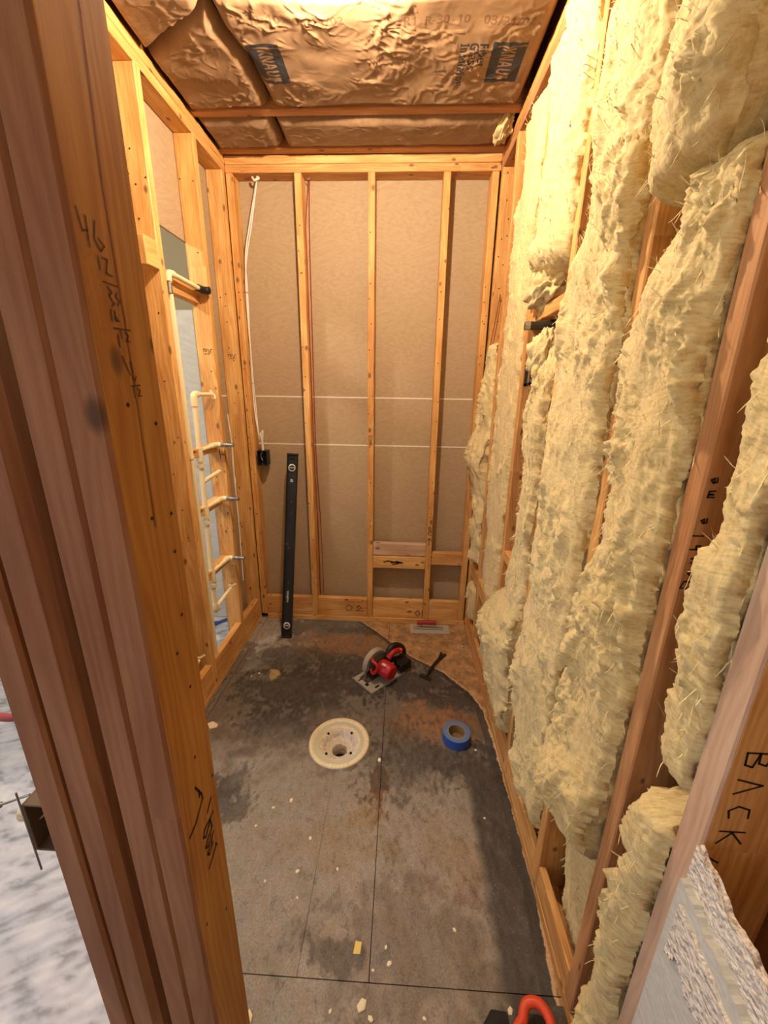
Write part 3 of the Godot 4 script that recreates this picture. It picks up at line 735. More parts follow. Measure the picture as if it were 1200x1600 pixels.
func build_wall_right():
	var w := thing("wall_right", "right stud wall packed with yellow insulation", "wall", Vector3.ZERO, "", "structure")
	board(w, "sheathing", 0.616, 0.63, 0.0, 2.93, -1.7, 2.58, M.dark, 1, 0.0)
	board(w, "top_plate", 0.476, 0.615, 2.680, 2.717, -1.6, 2.579, M.rosy, 2)
	board(w, "top_plate", 0.476, 0.615, 2.7185, 2.756, -1.6, 2.579, M.amber[2], 2)
	board(w, "sole_plate", 0.476, 0.615, 0.0, 0.038, 0.50, 2.579, M.amber[2], 2)
	var zs := [[2.450, 2.488], [2.160, 2.198], [1.700, 1.738], [1.310, 1.348], [0.915, 0.953], [0.632, 0.670], [0.457, 0.503], [0.05, 0.09], [-0.36, -0.32], [-0.77, -0.73], [-1.18, -1.14]]
	var ms := [M.amber[1], M.amber[2], M.amber[2], M.amber[1], M.amber[2], M.rosy, M.pale, M.rosy, M.rosy, M.rosy, M.rosy]
	var studs := []
	for k in zs.size(): studs.append(board(w, "stud", 0.475, 0.615, 0.0385, 2.6795, zs[k][0], zs[k][1], ms[k]))
	studs[5].set_meta("label", "stud with handwritten words on its wide face")
	studs[6].set_meta("label", "pale paint-spattered stud with handwritten word on its orange side")
	nail_dots(studs[0], 0.482, 0.56, 2.4495, [1.9, 2.66], 14)
	# low blocks between the studs
	board(w, "block", 0.477, 0.515, 0.44, 0.53, 2.199, 2.449, wood(), 2)
	board(w, "block", 0.477, 0.515, 0.44, 0.53, 1.739, 2.159, wood(), 2)
	board(w, "block", 0.477, 0.515, 0.855, 0.90, 1.349, 1.699, wood(), 2)
	board(w, "block", 0.477, 0.515, 1.832, 1.875, 1.349, 1.699, wood(), 2, 0.003, "flat block above the black pipe stub")
	for q in [[2.199, 2.449], [1.739, 2.159], [1.349, 1.699], [0.954, 1.309], [0.671, 0.914]]:
		board(w, "block", 0.477, 0.500, 0.0385, 0.13, q[0], q[1], wood(), 2)
	# stamped mark on the wide face of the third stud
	marks(studs[2], "stamp", [[[0.0, 0.0], [0.0, 0.08], [0.02, 0.085], [0.02, 0.005], [0.0, 0.0]]], V(0.488, 1.615, 1.6995), Vector3.RIGHT, Vector3.UP, 0.011, M.stamp)
	# words that run up the stud: "Double me"
	var L := {
		"D": [[[0, 0], [0, 1]], [[0, 0], [0.7, 0.15], [0.75, 0.75], [0, 1]]],
		"o": [[[0.3, 0.0], [0.05, 0.3], [0.3, 0.62], [0.55, 0.3], [0.3, 0.0]]],
		"u": [[[0.05, 0.62], [0.1, 0.05], [0.4, 0.05], [0.5, 0.62], [0.55, 0.0]]],
		"b": [[[0.1, 1.0], [0.1, 0.0], [0.5, 0.1], [0.45, 0.45], [0.1, 0.4]]],
		"l": [[[0.15, 1.0], [0.15, 0.0]]],
		"e": [[[0.05, 0.3], [0.5, 0.35], [0.35, 0.62], [0.08, 0.4], [0.15, 0.05], [0.55, 0.1]]],
		"m": [[[0.05, 0.0], [0.05, 0.6], [0.3, 0.55], [0.32, 0.1], [0.36, 0.55], [0.62, 0.55], [0.66, 0.0]]],
		"B": [[[0, 0], [0, 1]], [[0, 1], [0.6, 0.85], [0.5, 0.55], [0, 0.5]], [[0, 0.5], [0.7, 0.35], [0.6, 0.05], [0, 0]]],
		"A": [[[0, 0], [0.25, 1], [0.75, 0.0]]],
		"C": [[[0.65, 0.9], [0.2, 0.85], [0.05, 0.4], [0.3, 0.05], [0.7, 0.15]]],
		"K": [[[0.1, 0], [0.1, 1]], [[0.75, 1], [0.15, 0.5], [0.8, 0.0]]]}
	var write := func(stud, s, at, du, dv, h, adv, wd, nm):
		var lines := []; var pen := 0.0
		for ch in s:
			if ch == " ": pen += adv * 0.9; continue
			for ln in L[ch]:
				var o := []
				for q in ln: o.append([pen + q[0] * h, q[1] * h])
				lines.append(o)
			pen += adv
		marks(stud, nm, lines, at, du, dv, wd, M.ink)
	write.call(studs[5], "Double me", V(0.4955, 1.268, 0.6315), Vector3.UP, Vector3.LEFT, 0.017, 0.023, 0.0026, "marker_words")
	write.call(studs[6], "BACK", V(0.494, 1.105, 0.4565), Vector3.DOWN, Vector3.RIGHT, 0.036, 0.049, 0.0034, "marker_word")
	marks(studs[6], "marker_tick", [[[0, 0], [0.02, -0.012]]], V(0.487, 0.90, 0.4565), Vector3.RIGHT, Vector3.UP, 0.0034, M.ink)
	board(studs[6], "side_face", 0.479, 0.612, 0.05, 2.67, 0.4562, 0.4572, M.amber[1], 1, 0.0003, "orange side face").position = V(0.5455, 1.36, 0.4567) - studs[6].position
	# broken-off drywall towards the doorway: paper layer and mortar skim with a rough top edge
	var prof := func(z: float, seed_k: float): return 0.925 - clampf((0.44 - z) * 0.35, -0.01, 0.25) + nz_a.get_noise_2d(z * 22.0, seed_k) * 0.012
	rough_sheet(w, "drywall_sheet", 0.4635, 0.4745, -0.7, 0.452, prof, 2.0, M.gypsum, 0.0)
	rough_sheet(w, "painted_skim", 0.4500, 0.4632, -0.7, 0.447, func(z, k): return prof.call(z, k) - 0.062, 7.0, M.paint, 0.0)
	rough_sheet(w, "mortar_smear", 0.4445, 0.4498, -0.6, 0.43, func(z, k): return prof.call(z, k) - 0.085, 11.0, M.gypsum, 0.13)

func rough_sheet(parent: Node, called: String, x0: float, x1: float, z0: float, z1: float, prof: Callable, k: float, m, band: float):
	var st := new_st(); st.set_smooth_group(-1)
	var n := 300
	for i in n:
		var za := lerpf(z0, z1, float(i) / n); var zb := lerpf(z0, z1, float(i + 1) / n)
		var ya: float = prof.call(za, k); var yb: float = prof.call(zb, k)
		var la := 0.0; var lb := 0.0
		if band > 0.0:
			la = ya - band * (0.7 + 0.5 * nz_a.get_noise_2d(za * 14.0, k + 3.0)); lb = yb - band * (0.7 + 0.5 * nz_a.get_noise_2d(zb * 14.0, k + 3.0))
		quad(st, V(x0, la, zb), V(x0, la if false else la, za), V(x0, ya, za), V(x0, yb, zb))
		quad(st, V(x1, la, za), V(x1, lb, zb), V(x1, yb, zb), V(x1, ya, za))
		quad(st, V(x0, ya, za), V(x1, ya, za), V(x1, yb, zb), V(x0, yb, zb))
		quad(st, V(x0, lb, zb), V(x1, lb, zb), V(x1, la, za), V(x0, la, za))
		if i == n - 1: quad(st, V(x1, lb, zb), V(x0, lb, zb), V(x0, yb, zb), V(x1, yb, zb))
	put(parent, called, done(st), m)

func lamp(called: String, label: String, at: Vector3, col: Color, energy: float, k := 1.0):
	var t := thing(called, label, "lamp", at)
	var bulb := mat(Color(1, 0.97, 0.9), 0.4)
	bulb.emission_enabled = true; bulb.emission = col; bulb.emission_energy_multiplier = 4.0 if k == 1.0 else 1.2
	var prof := []
	for q in [[0.0, -0.03], [0.016, -0.026], [0.028, -0.012], [0.03, 0.002], [0.024, 0.018], [0.014, 0.034], [0.013, 0.045]]: prof.append(Vector2(q[0] * k, q[1] if k == 1.0 else 0.045 - (0.045 - q[1]) * k * 0.7))
	lathe(t, "bulb", prof, bulb, Vector3.ZERO, 24, true)
	lathe(t, "socket", [Vector2(0.014, 0.04), Vector2(0.019, 0.042), Vector2(0.019, 0.085), Vector2(0.004, 0.09), Vector2(0.004, 0.13)], M.rubber, Vector3.ZERO, 20)
	var l := OmniLight3D.new(); l.name = "light"; t.add_child(l)
	l.light_color = col; l.light_energy = energy; l.light_size = 0.03 * k; l.omni_range = 14.0; l.omni_attenuation = 2.0; l.shadow_enabled = true

# =============================================================== insulation
# rows: [height, far depth, near depth, front x]
func batt(called: String, label: String, rows: Array, sd: float, opt := {}):
	var cell: float = opt.get("cell", 0.007); var back: float = opt.get("back", 0.575); var bulge: float = opt.get("bulge", 0.016); var rough: float = opt.get("rough", 1.0)
	var lumps: Array = opt.get("lumps", [])
	var yt: float = rows[0][0]; var yb: float = rows[-1][0]
	var wmax := 0.0
	for r in rows: wmax = maxf(wmax, r[1] - r[2])
	var nv := int((yt - yb) / cell) + 1; var nu := maxi(18, int(wmax / cell * 1.25)) + 16
	var pts := PackedVector3Array(); pts.resize((nu + 1) * (nv + 1))
	var seg := 0
	for j in nv + 1:
		var y := lerpf(yt, yb, float(j) / nv)
		while seg < rows.size() - 2 and y < rows[seg + 1][0]: seg += 1
		var t: float = clampf((rows[seg][0] - y) / (rows[seg][0] - rows[seg + 1][0]), 0.0, 1.0)
		t = lerpf(t, smoothstep(0.0, 1.0, t), 0.6)
		var zf: float = lerpf(rows[seg][1], rows[seg + 1][1], t) + (0.018 * nz_a.get_noise_2d(y * 9.0, sd) + 0.012 * nz_a.get_noise_2d(y * 34.0, sd + 3.0) + 0.005 * nz_a.get_noise_2d(y * 110.0, sd + 5.0)) * rough
		var zn: float = lerpf(rows[seg][2], rows[seg + 1][2], t) - (0.012 * nz_a.get_noise_2d(y * 10.0, sd + 30.0) + 0.002 * nz_a.get_noise_2d(y * 40.0, sd + 33.0)) * rough
		var xf: float = lerpf(rows[seg][3], rows[seg + 1][3], t)
		for i in nu + 1:
			# eight columns down each side, the rest across the front
			var side := 0.0; var c := 0.0
			if i < 8: side = 1.0 - i / 8.0; c = -1.0
			elif i > nu - 8: side = (i - nu + 8) / 8.0; c = 1.0
			else: c = 2.0 * (i - 8) / (nu - 16) - 1.0
			var round_in := (1.0 - sqrt(maxf(0.0, 1.0 - pow(maxf(0.0, absf(c) - 0.86) / 0.14, 2.0)))) * 0.16
			var z := lerpf(zf, zn, (c + 1.0) / 2.0)
			if side > 0.0: z += (0.010 * nz_a.get_noise_2d(y * 11.0 + sd, side * 3.5 + c * 5.0) + 0.003 * nz_a.get_noise_2d(y * 45.0, side * 9.0 + c * 5.0)) * rough * (1.0 - absf(2.0 * side - 1.0) * 0.5)
			side = maxf(pow(side, 1.3), round_in)
			var wy := nz_a.get_noise_2d(y * 7.0 + sd * 3.1, z * 9.0) * 0.5; var wz := nz_a.get_noise_2d(y * 7.0 + 60.0, z * 9.0 + sd) * 0.5
			# soft hills, torn folds running mostly upwards, fluff
			var hill := nz_b.get_noise_2d(y * 3.0 + sd * 5.0, z * 6.5 + 4.0)
			var lean := y * 1.0 + z * 0.55 + wy * 0.08; var across := z - y * 0.16 + wz * 0.05
			var fold := pow(clampf(nz_r.get_noise_2d(lean * 2.4 + sd, across * 8.5) * 0.5 + 0.5, 0.0, 1.0), 3.0)
			var gate := clampf(nz_b.get_noise_2d(y * 2.2 + sd * 7.0, z * 4.0 + 9.0) * 2.2 + 0.35, 0.0, 1.0)
			var tuft := nz_r.get_noise_2d(y * 11.0 + wy * 3.0 + sd * 2.0, z * 17.0 + wz * 3.0)
			var streak := nz_a.get_noise_2d(lean * 11.0, across * 62.0 + sd)
			var fluff := nz_a.get_noise_2d(y * 75.0 + wy * 12.0, z * 95.0 + wz * 12.0)
			var d := bulge * (1.0 - c * c) + (0.012 * hill + 0.022 * fold * (0.3 + gate) + 0.009 * tuft * gate + 0.0030 * streak + 0.0014 * fluff) * rough
			for q in lumps:
				var e: float = pow((y - q[0]) / q[2], 2.0) + pow((z - q[1]) / q[3], 2.0)
				if e < 6.0: d += q[4] * exp(-e) * (1.0 + 0.5 * tuft)
			var x := xf - d * (1.0 - side)
			var de: float = minf(yt - y, y - yb)
			var ends := pow(1.0 - clampf((de + 0.012 * nz_a.get_noise_2d(z * 30.0, sd + 9.0)) / 0.045, 0.0, 1.0), 2.0)
			x = lerpf(x, back, maxf(side, ends))
			z += 0.004 * fluff * rough
			pts[j * (nu + 1) + i] = V(x, y + 0.012 * ends * fluff, z)
	var st := new_st(); st.set_smooth_group(0)
	for j in nv:
		for i in nu:
			var k := j * (nu + 1) + i; var q := k + nu + 1
			quad(st, pts[k], pts[q], pts[q + 1], pts[k + 1])
	var o := put(self, called, done(st, true), M.wool)
	tag(o, label, "insulation", opt.get("group", "yellow insulation batts in the right wall"))
	# loose fibres standing off the surface
	var r2 := RandomNumberGenerator.new(); r2.seed = int(sd * 100) + 1
	var fs := new_st(); fs.set_smooth_group(-1)
	var nf: int = opt.get("fibres", int((yt - yb) * wmax * 2200.0))
	for m in nf:
		var i := r2.randi_range(int(nu * 0.04), int(nu * 0.96)); var j := r2.randi_range(1, nv - 1)
		var p := pts[j * (nu + 1) + i]
		var ang := r2.randf_range(-0.9, 0.9) + (PI if r2.randf() < 0.5 else 0.0)
		var tdir := Vector3(-0.25, cos(ang), sin(ang)).normalized()
		var ln := r2.randf_range(0.008, 0.034); var wd := r2.randf_range(0.0004, 0.0012)
		var bend := Vector3(-r2.randf_range(0.1, 0.7), r2.randf_range(-0.6, 0.6), r2.randf_range(-0.6, 0.6)) * ln
		var prev := p + Vector3(0.002, 0, 0); var sv := tdir.cross(Vector3(1, 0, 0)).normalized() * wd
		for s in range(1, 4):
			var tt := s / 3.0
			var np := p + tdir * ln * tt + bend * tt * tt * 0.5
			var wk := 1.0 - tt * 0.8
			quad(fs, prev - sv, np - sv * wk, np + sv * wk, prev + sv)
			prev = np
	var fo := put(o, "loose_fibres", done(fs), M.fibre)
	fo.set_meta("kind", "stuff")
	return o

func clump(label: String, at: Vector3, rad: Vector3, sd: float):
	var st := new_st(); st.set_smooth_group(0)
	var nu := 44; var nv := 28
	var f := func(i: int, j: int):
		var a := TAU * (i % nu) / nu; var b := PI * j / nv
		var n := Vector3(sin(b) * cos(a), cos(b), sin(b) * sin(a))
		var d := 1.0 + 0.55 * nz_b.get_noise_3d(n.x * 1.1 + sd, n.y * 1.1, n.z * 1.1) + 0.28 * nz_r.get_noise_3d(n.x * 2.0 + sd, n.y * 2.0, n.z * 2.0) + 0.12 * nz_a.get_noise_3d(n.x * 7.0, n.y * 7.0 + sd, n.z * 7.0)
		return n * rad * d
	for j in nv:
		for i in nu:
			quad(st, f.call(i, j), f.call(i, j + 1), f.call(i + 1, j + 1), f.call(i + 1, j))
	var o := put(self, "insulation_clump", done(st, true), M.wool, at)
	tag(o, label, "insulation", "loose clumps of yellow insulation")
	return o

func build_insulation():
	var x := 0.462
	var add := func(called, label, rows, xs, sd, opt):
		var rr := []
		for r in rows: rr.append([r[0], r[1], r[2], r[3] if r.size() > 3 else xs])
		batt(called, label, rr, sd, opt)
	add.call("insulation_batt", "ragged yellow insulation strip in the farthest bay beside the rear corner", [[1.85, 2.40, 2.23], [1.75, 2.445, 2.21], [1.6, 2.45, 2.20], [1.4, 2.448, 2.20], [1.27, 2.47, 2.20, 0.43], [1.2, 2.47, 2.20, 0.41], [1.1, 2.46, 2.20, 0.44], [1.0, 2.44, 2.20], [0.8, 2.42, 2.20], [0.56, 2.42, 2.20]], 0.47, 1.3, {"cell": 0.009, "rough": 1.3})
	add.call("insulation_batt", "small yellow insulation scrap under the far low block", [[0.43, 2.41, 2.22], [0.3, 2.38, 2.22], [0.16, 2.33, 2.24]], 0.48, 1.9, {"cell": 0.009})
	add.call("insulation_batt", "tall smooth yellow insulation strip in the second bay from the rear", [[2.64, 2.02, 1.745], [2.5, 1.98, 1.75], [2.3, 2.04, 1.74], [2.0, 2.05, 1.74], [1.7, 2.05, 1.74], [1.4, 2.07, 1.74], [1.1, 2.06, 1.74], [0.8, 2.05, 1.74], [0.56, 2.03, 1.74]], 0.470, 2.7, {"rough": 0.7, "bulge": 0.010})
	add.call("insulation_batt", "upper yellow insulation piece above the black pipe stub", [[2.66, 1.68, 1.338, 0.468], [2.5, 1.684, 1.335], [2.3, 1.672, 1.33], [2.15, 1.68, 1.34], [2.0, 1.67, 1.345], [1.93, 1.65, 1.345, 0.49]], 0.465, 3.4, {"lumps": [[2.02, 1.5, 0.06, 0.12, 0.02]]})
	add.call("insulation_batt", "lumpy yellow insulation hanging below the black pipe stub", [[1.765, 1.47, 1.40, 0.50], [1.65, 1.485, 1.35, 0.475], [1.5, 1.49, 1.345], [1.3, 1.455, 1.342], [1.1, 1.46, 1.342], [0.95, 1.51, 1.342, 0.46], [0.8, 1.57, 1.342, 0.46], [0.7, 1.64, 1.342, 0.44], [0.6, 1.715, 1.342, 0.42], [0.5, 1.735, 1.34, 0.42], [0.4, 1.71, 1.335, 0.43], [0.3, 1.66, 1.33, 0.44], [0.2, 1.52, 1.34, 0.47]], 0.456, 4.1, {"rough": 1.15, "lumps": [[1.6, 1.45, 0.12, 0.07, 0.02], [0.6, 1.55, 0.1, 0.1, 0.025]]})
	add.call("insulation_batt", "wide tall yellow insulation batt left of the dark streaked stud", [[2.66, 1.205, 0.953, 0.46], [2.4, 1.205, 0.953], [2.28, 1.235, 0.953], [2.2, 1.25, 0.953], [2.0, 1.21, 0.95], [1.8, 1.275, 0.95], [1.6, 1.29, 0.953], [1.4, 1.293, 0.945], [1.2, 1.275, 0.953], [1.0, 1.265, 0.95], [0.8, 1.279, 0.95], [0.65, 1.283, 0.953], [0.5, 1.27, 0.953], [0.4, 1.2, 0.953], [0.3, 1.13, 0.953], [0.2, 1.04, 0.96, 0.48]], 0.455, 5.2, {"rough": 1.15, "lumps": [[2.08, 1.20, 0.10, 0.03, -0.03], [2.16, 1.16, 0.10, 0.03, 0.02], [1.9, 1.2, 0.05, 0.04, 0.02], [0.75, 1.12, 0.1, 0.06, 0.02], [0.6, 1.22, 0.03, 0.05, 0.025]]})
	add.call("insulation_batt", "upper yellow insulation batt above the slanting tear", [[2.66, 0.82, 0.672, 0.42], [2.45, 0.825, 0.672], [2.3, 0.835, 0.672], [2.12, 0.875, 0.672], [2.03, 0.89, 0.672], [1.95, 0.89, 0.70, 0.43], [1.895, 0.885, 0.76, 0.45]], 0.425, 6.3, {"cell": 0.0055, "rough": 0.8, "lumps": [[2.03, 0.72, 0.06, 0.08, 0.03]]})
	add.call("insulation_batt", "long bulging yellow insulation batt beside the stud with handwritten words", [[1.95, 0.80, 0.672, 0.49], [1.86, 0.83, 0.672, 0.475], [1.75, 0.885, 0.672, 0.455], [1.65, 0.90, 0.672], [1.5, 0.885, 0.672], [1.35, 0.875, 0.672], [1.2, 0.89, 0.672], [1.05, 0.905, 0.672], [0.9, 0.89, 0.676], [0.75, 0.895, 0.676], [0.68, 0.92, 0.676, 0.44], [0.60, 0.915, 0.69, 0.43], [0.53, 0.90, 0.70, 0.44], [0.475, 0.88, 0.72, 0.48]], 0.455, 7.7, {"cell": 0.0055, "rough": 1.2, "lumps": [[0.62, 0.82, 0.07, 0.06, 0.03], [0.95, 0.86, 0.06, 0.03, 0.015]]})
	add.call("insulation_batt", "flat recessed yellow insulation at the foot of the bay with the lump", [[0.58, 0.912, 0.70], [0.4, 0.905, 0.69], [0.3, 0.90, 0.68], [0.2, 0.88, 0.676], [0.13, 0.85, 0.676], [0.045, 0.80, 0.68]], 0.532, 8.8, {"rough": 0.45, "bulge": 0.006, "back": 0.605})
	add.call("insulation_batt", "narrow yellow insulation batt right of the handwritten words", [[2.5, 0.56, 0.506, 0.475], [2.1, 0.57, 0.506], [1.9, 0.578, 0.506], [1.75, 0.58, 0.506], [1.6, 0.582, 0.506], [1.5, 0.580, 0.506], [1.4, 0.578, 0.506, 0.465], [1.33, 0.592, 0.506, 0.452], [1.26, 0.590, 0.506, 0.462], [1.1, 0.585, 0.506], [1.0, 0.572, 0.508], [0.93, 0.565, 0.51, 0.48]], 0.470, 9.6, {"cell": 0.0045, "rough": 0.7, "bulge": 0.006})
	add.call("insulation_batt", "short crumpled yellow insulation piece low beside the pale spattered stud", [[0.905, 0.582, 0.512, 0.475], [0.8, 0.588, 0.506], [0.7, 0.573, 0.506], [0.6, 0.577, 0.506], [0.5, 0.574, 0.506], [0.4, 0.571, 0.506], [0.3, 0.57, 0.506], [0.2, 0.566, 0.506], [0.05, 0.562, 0.506]], 0.458, 10.9, {"cell": 0.0045, "rough": 1.1})
	clump("puffy yellow insulation clump resting on the flat block above the pipe stub", V(0.50, 1.925, 1.56), Vector3(0.055, 0.055, 0.10), 1.0)
	clump("yellow insulation clump tucked right under the black pipe stub", V(0.47, 1.70, 1.47), Vector3(0.045, 0.075, 0.05), 2.0)
	clump("torn yellow insulation tuft sticking out beside the rear corner stud", V(0.445, 1.23, 2.34), Vector3(0.05, 0.075, 0.09), 3.0)
	clump("yellow insulation clump on the low block between the far bays", V(0.47, 0.60, 1.66), Vector3(0.05, 0.06, 0.05), 4.0)
	clump("pale yellow insulation puff beside the dark streaked stud", V(0.468, 0.82, 0.885), Vector3(0.03, 0.075, 0.022), 5.0)
	clump("fluffy yellow insulation lump bulging low over the third stud", V(0.455, 0.60, 0.87), Vector3(0.04, 0.07, 0.06), 6.0)
	clump("small grey yellow insulation tuft in the rear right ceiling corner", V(0.43, 2.765, 2.31), Vector3(0.035, 0.04, 0.09), 7.0)

# =============================================================== pipes and cables
func build_pipes():
	# shower riser
	var a := thing("shower_pipe", "cream plastic shower pipe rising beside the left stud to a dark elbow", "pipe")
	tube(a, "riser", [V(-0.992, 0.045, 1.826), V(-0.994, 1.0, 1.830), V(-1.004, 2.045, 1.848)], 0.0105, M.cream)
	lathe(a, "coupling", [Vector2(0.0106, -0.02), Vector2(0.0135, -0.02), Vector2(0.0135, 0.02), Vector2(0.0106, 0.02)], M.zinc, V(-1.004, 1.99, 1.843), 20)
	tube(a, "elbow", curve([V(-1.004, 2.015, 1.844), V(-1.004, 2.04, 1.848), V(-1.003, 2.05, 1.862), V(-1.0, 2.05, 1.885)], 4), 0.0145, M.cream)
	tube(a, "crosswise_pipe", [V(-1.0, 2.05, 1.87), V(-0.995, 2.045, 2.10)], 0.0105, M.cream)
	var e := tube(a, "drop_elbow", curve([V(-0.995, 2.045, 2.085), V(-0.993, 2.045, 2.112), V(-0.985, 2.043, 2.118), V(-0.955, 2.04, 2.118)], 4), 0.017, M.gun, 14)
	tube(e, "threaded_hole", [V(-0.9555, 2.04, 2.118), V(-0.953, 2.04, 2.118)], 0.011, M.hole)
	lathe(a, "strap_ring", [Vector2(0.0108, -0.008), Vector2(0.0125, -0.008), Vector2(0.0125, 0.008), Vector2(0.0108, 0.008)], M.flange, V(-0.996, 1.27, 1.834), 16)
	# body spray manifold
	var b := thing("spray_pipe", "cream plastic pipe manifold with three grey threaded stubs in the left wall", "pipe")
	tube(b, "riser", [V(-1.018, 0.40, 1.925), V(-1.018, 1.545, 1.965)], 0.0125, M.cream)
	tube(b, "elbow", curve([V(-1.018, 1.50, 1.963), V(-1.018, 1.545, 1.966), V(-1.018, 1.556, 1.98), V(-1.016, 1.556, 2.0)], 4), 0.0165, M.cream)
	tube(b, "stub_pipe", [V(-1.016, 1.556, 1.99), V(-1.0, 1.556, 2.12)], 0.010, M.cream)
	tube(b, "clip", [V(-1.005, 1.575, 2.115), V(-0.99, 1.55, 2.13), V(-0.985, 1.53, 2.12)], 0.006, M.chip)
	for q in [[1.295, 1.952], [0.995, 1.945], [0.635, 1.935]]:
		var y: float = q[0]; var z: float = q[1]
		lathe(b, "tee", [Vector2(0.0126, -0.035), Vector2(0.0165, -0.035), Vector2(0.0165, 0.035), Vector2(0.0126, 0.035)], M.flange, V(-1.016, y - 0.03, z), 18)
		lathe(b, "strap", [Vector2(0.0126, -0.009), Vector2(0.019, -0.009), Vector2(0.019, 0.009), Vector2(0.0126, 0.009)], M.flange, V(-1.015, y - 0.085, z - 0.003), 18)
		tube(b, "branch", [V(-1.014, y - 0.01, z), V(-1.0, y, 2.085)], 0.010, M.cream)
		tube(b, "elbow", curve([V(-1.003, y, 2.06), V(-1.0, y, 2.10), V(-0.99, y, 2.112), V(-0.972, y, 2.112)], 4), 0.0145, M.cream)
		var nip := tube(b, "threaded_stub", [V(-0.975, y, 2.112), V(-0.935, y, 2.112), V(-0.934, y, 2.112), V(-0.905, y, 2.112)], [0.0125, 0.0125, 0.010, 0.010], M.zinc, 14, "grey threaded stub")
		for k in 6:
			var xx := -0.93 + k * 0.0045
			tube(nip, "thread", [V(xx, y, 2.112), V(xx + 0.002, y, 2.112)], 0.0112, M.steel, 12)
		tube(b, "cap", [V(-0.953, y, 2.112), V(-0.943, y, 2.112)], 0.0145, M.zinc, 6)
	tube(b, "stub_pipe", [V(-1.014, 1.125, 1.95), V(-1.0, 1.15, 2.115)], 0.0105, M.cream)
	tube(b, "stub_pipe", [V(-1.012, 0.415, 1.925), V(-0.99, 0.455, 2.08)], 0.0105, M.cream)
	tube(b, "foot_elbow", curve([V(-1.018, 0.44, 1.926), V(-1.018, 0.40, 1.925), V(-1.014, 0.40, 1.95)], 4), 0.0165, M.flange)
	tube(b, "wing_clip", [V(-1.0, 0.475, 2.075), V(-0.985, 0.462, 2.09), V(-0.965, 0.475, 2.095)], 0.006, M.chip)
	# loose stub lying behind the first block
	var s := thing("pipe_stub", "short cream pipe stub with wing end low beside the first left stud", "pipe")
	tube(s, "stub", [V(-1.045, 0.185, 1.60), V(-1.03, 0.225, 1.715)], 0.011, M.cream)
	tube(s, "wing_clip", [V(-1.04, 0.255, 1.70), V(-1.025, 0.235, 1.72), V(-1.0, 0.25, 1.725)], 0.006, M.chip)
	# black iron stub on the right
	var p := thing("iron_pipe_stub", "short black iron pipe stub poking out under the flat block on the right", "pipe")
	tube(p, "pipe_body", [V(0.56, 1.806, 1.50), V(0.43, 1.806, 1.52)], 0.0135, M.gun, 18)
	tube(p, "bright_thread", [V(0.432, 1.806, 1.5197), V(0.414, 1.806, 1.5225)], 0.0145, M.steel, 18, "bright threaded end")
	tube(p, "bore", [V(0.4145, 1.806, 1.5224), V(0.4130, 1.806, 1.5227)], 0.0105, M.hole, 18)
	tube(p, "collar", [V(0.495, 1.806, 1.51), V(0.515, 1.806, 1.507)], 0.02, M.gun, 8)

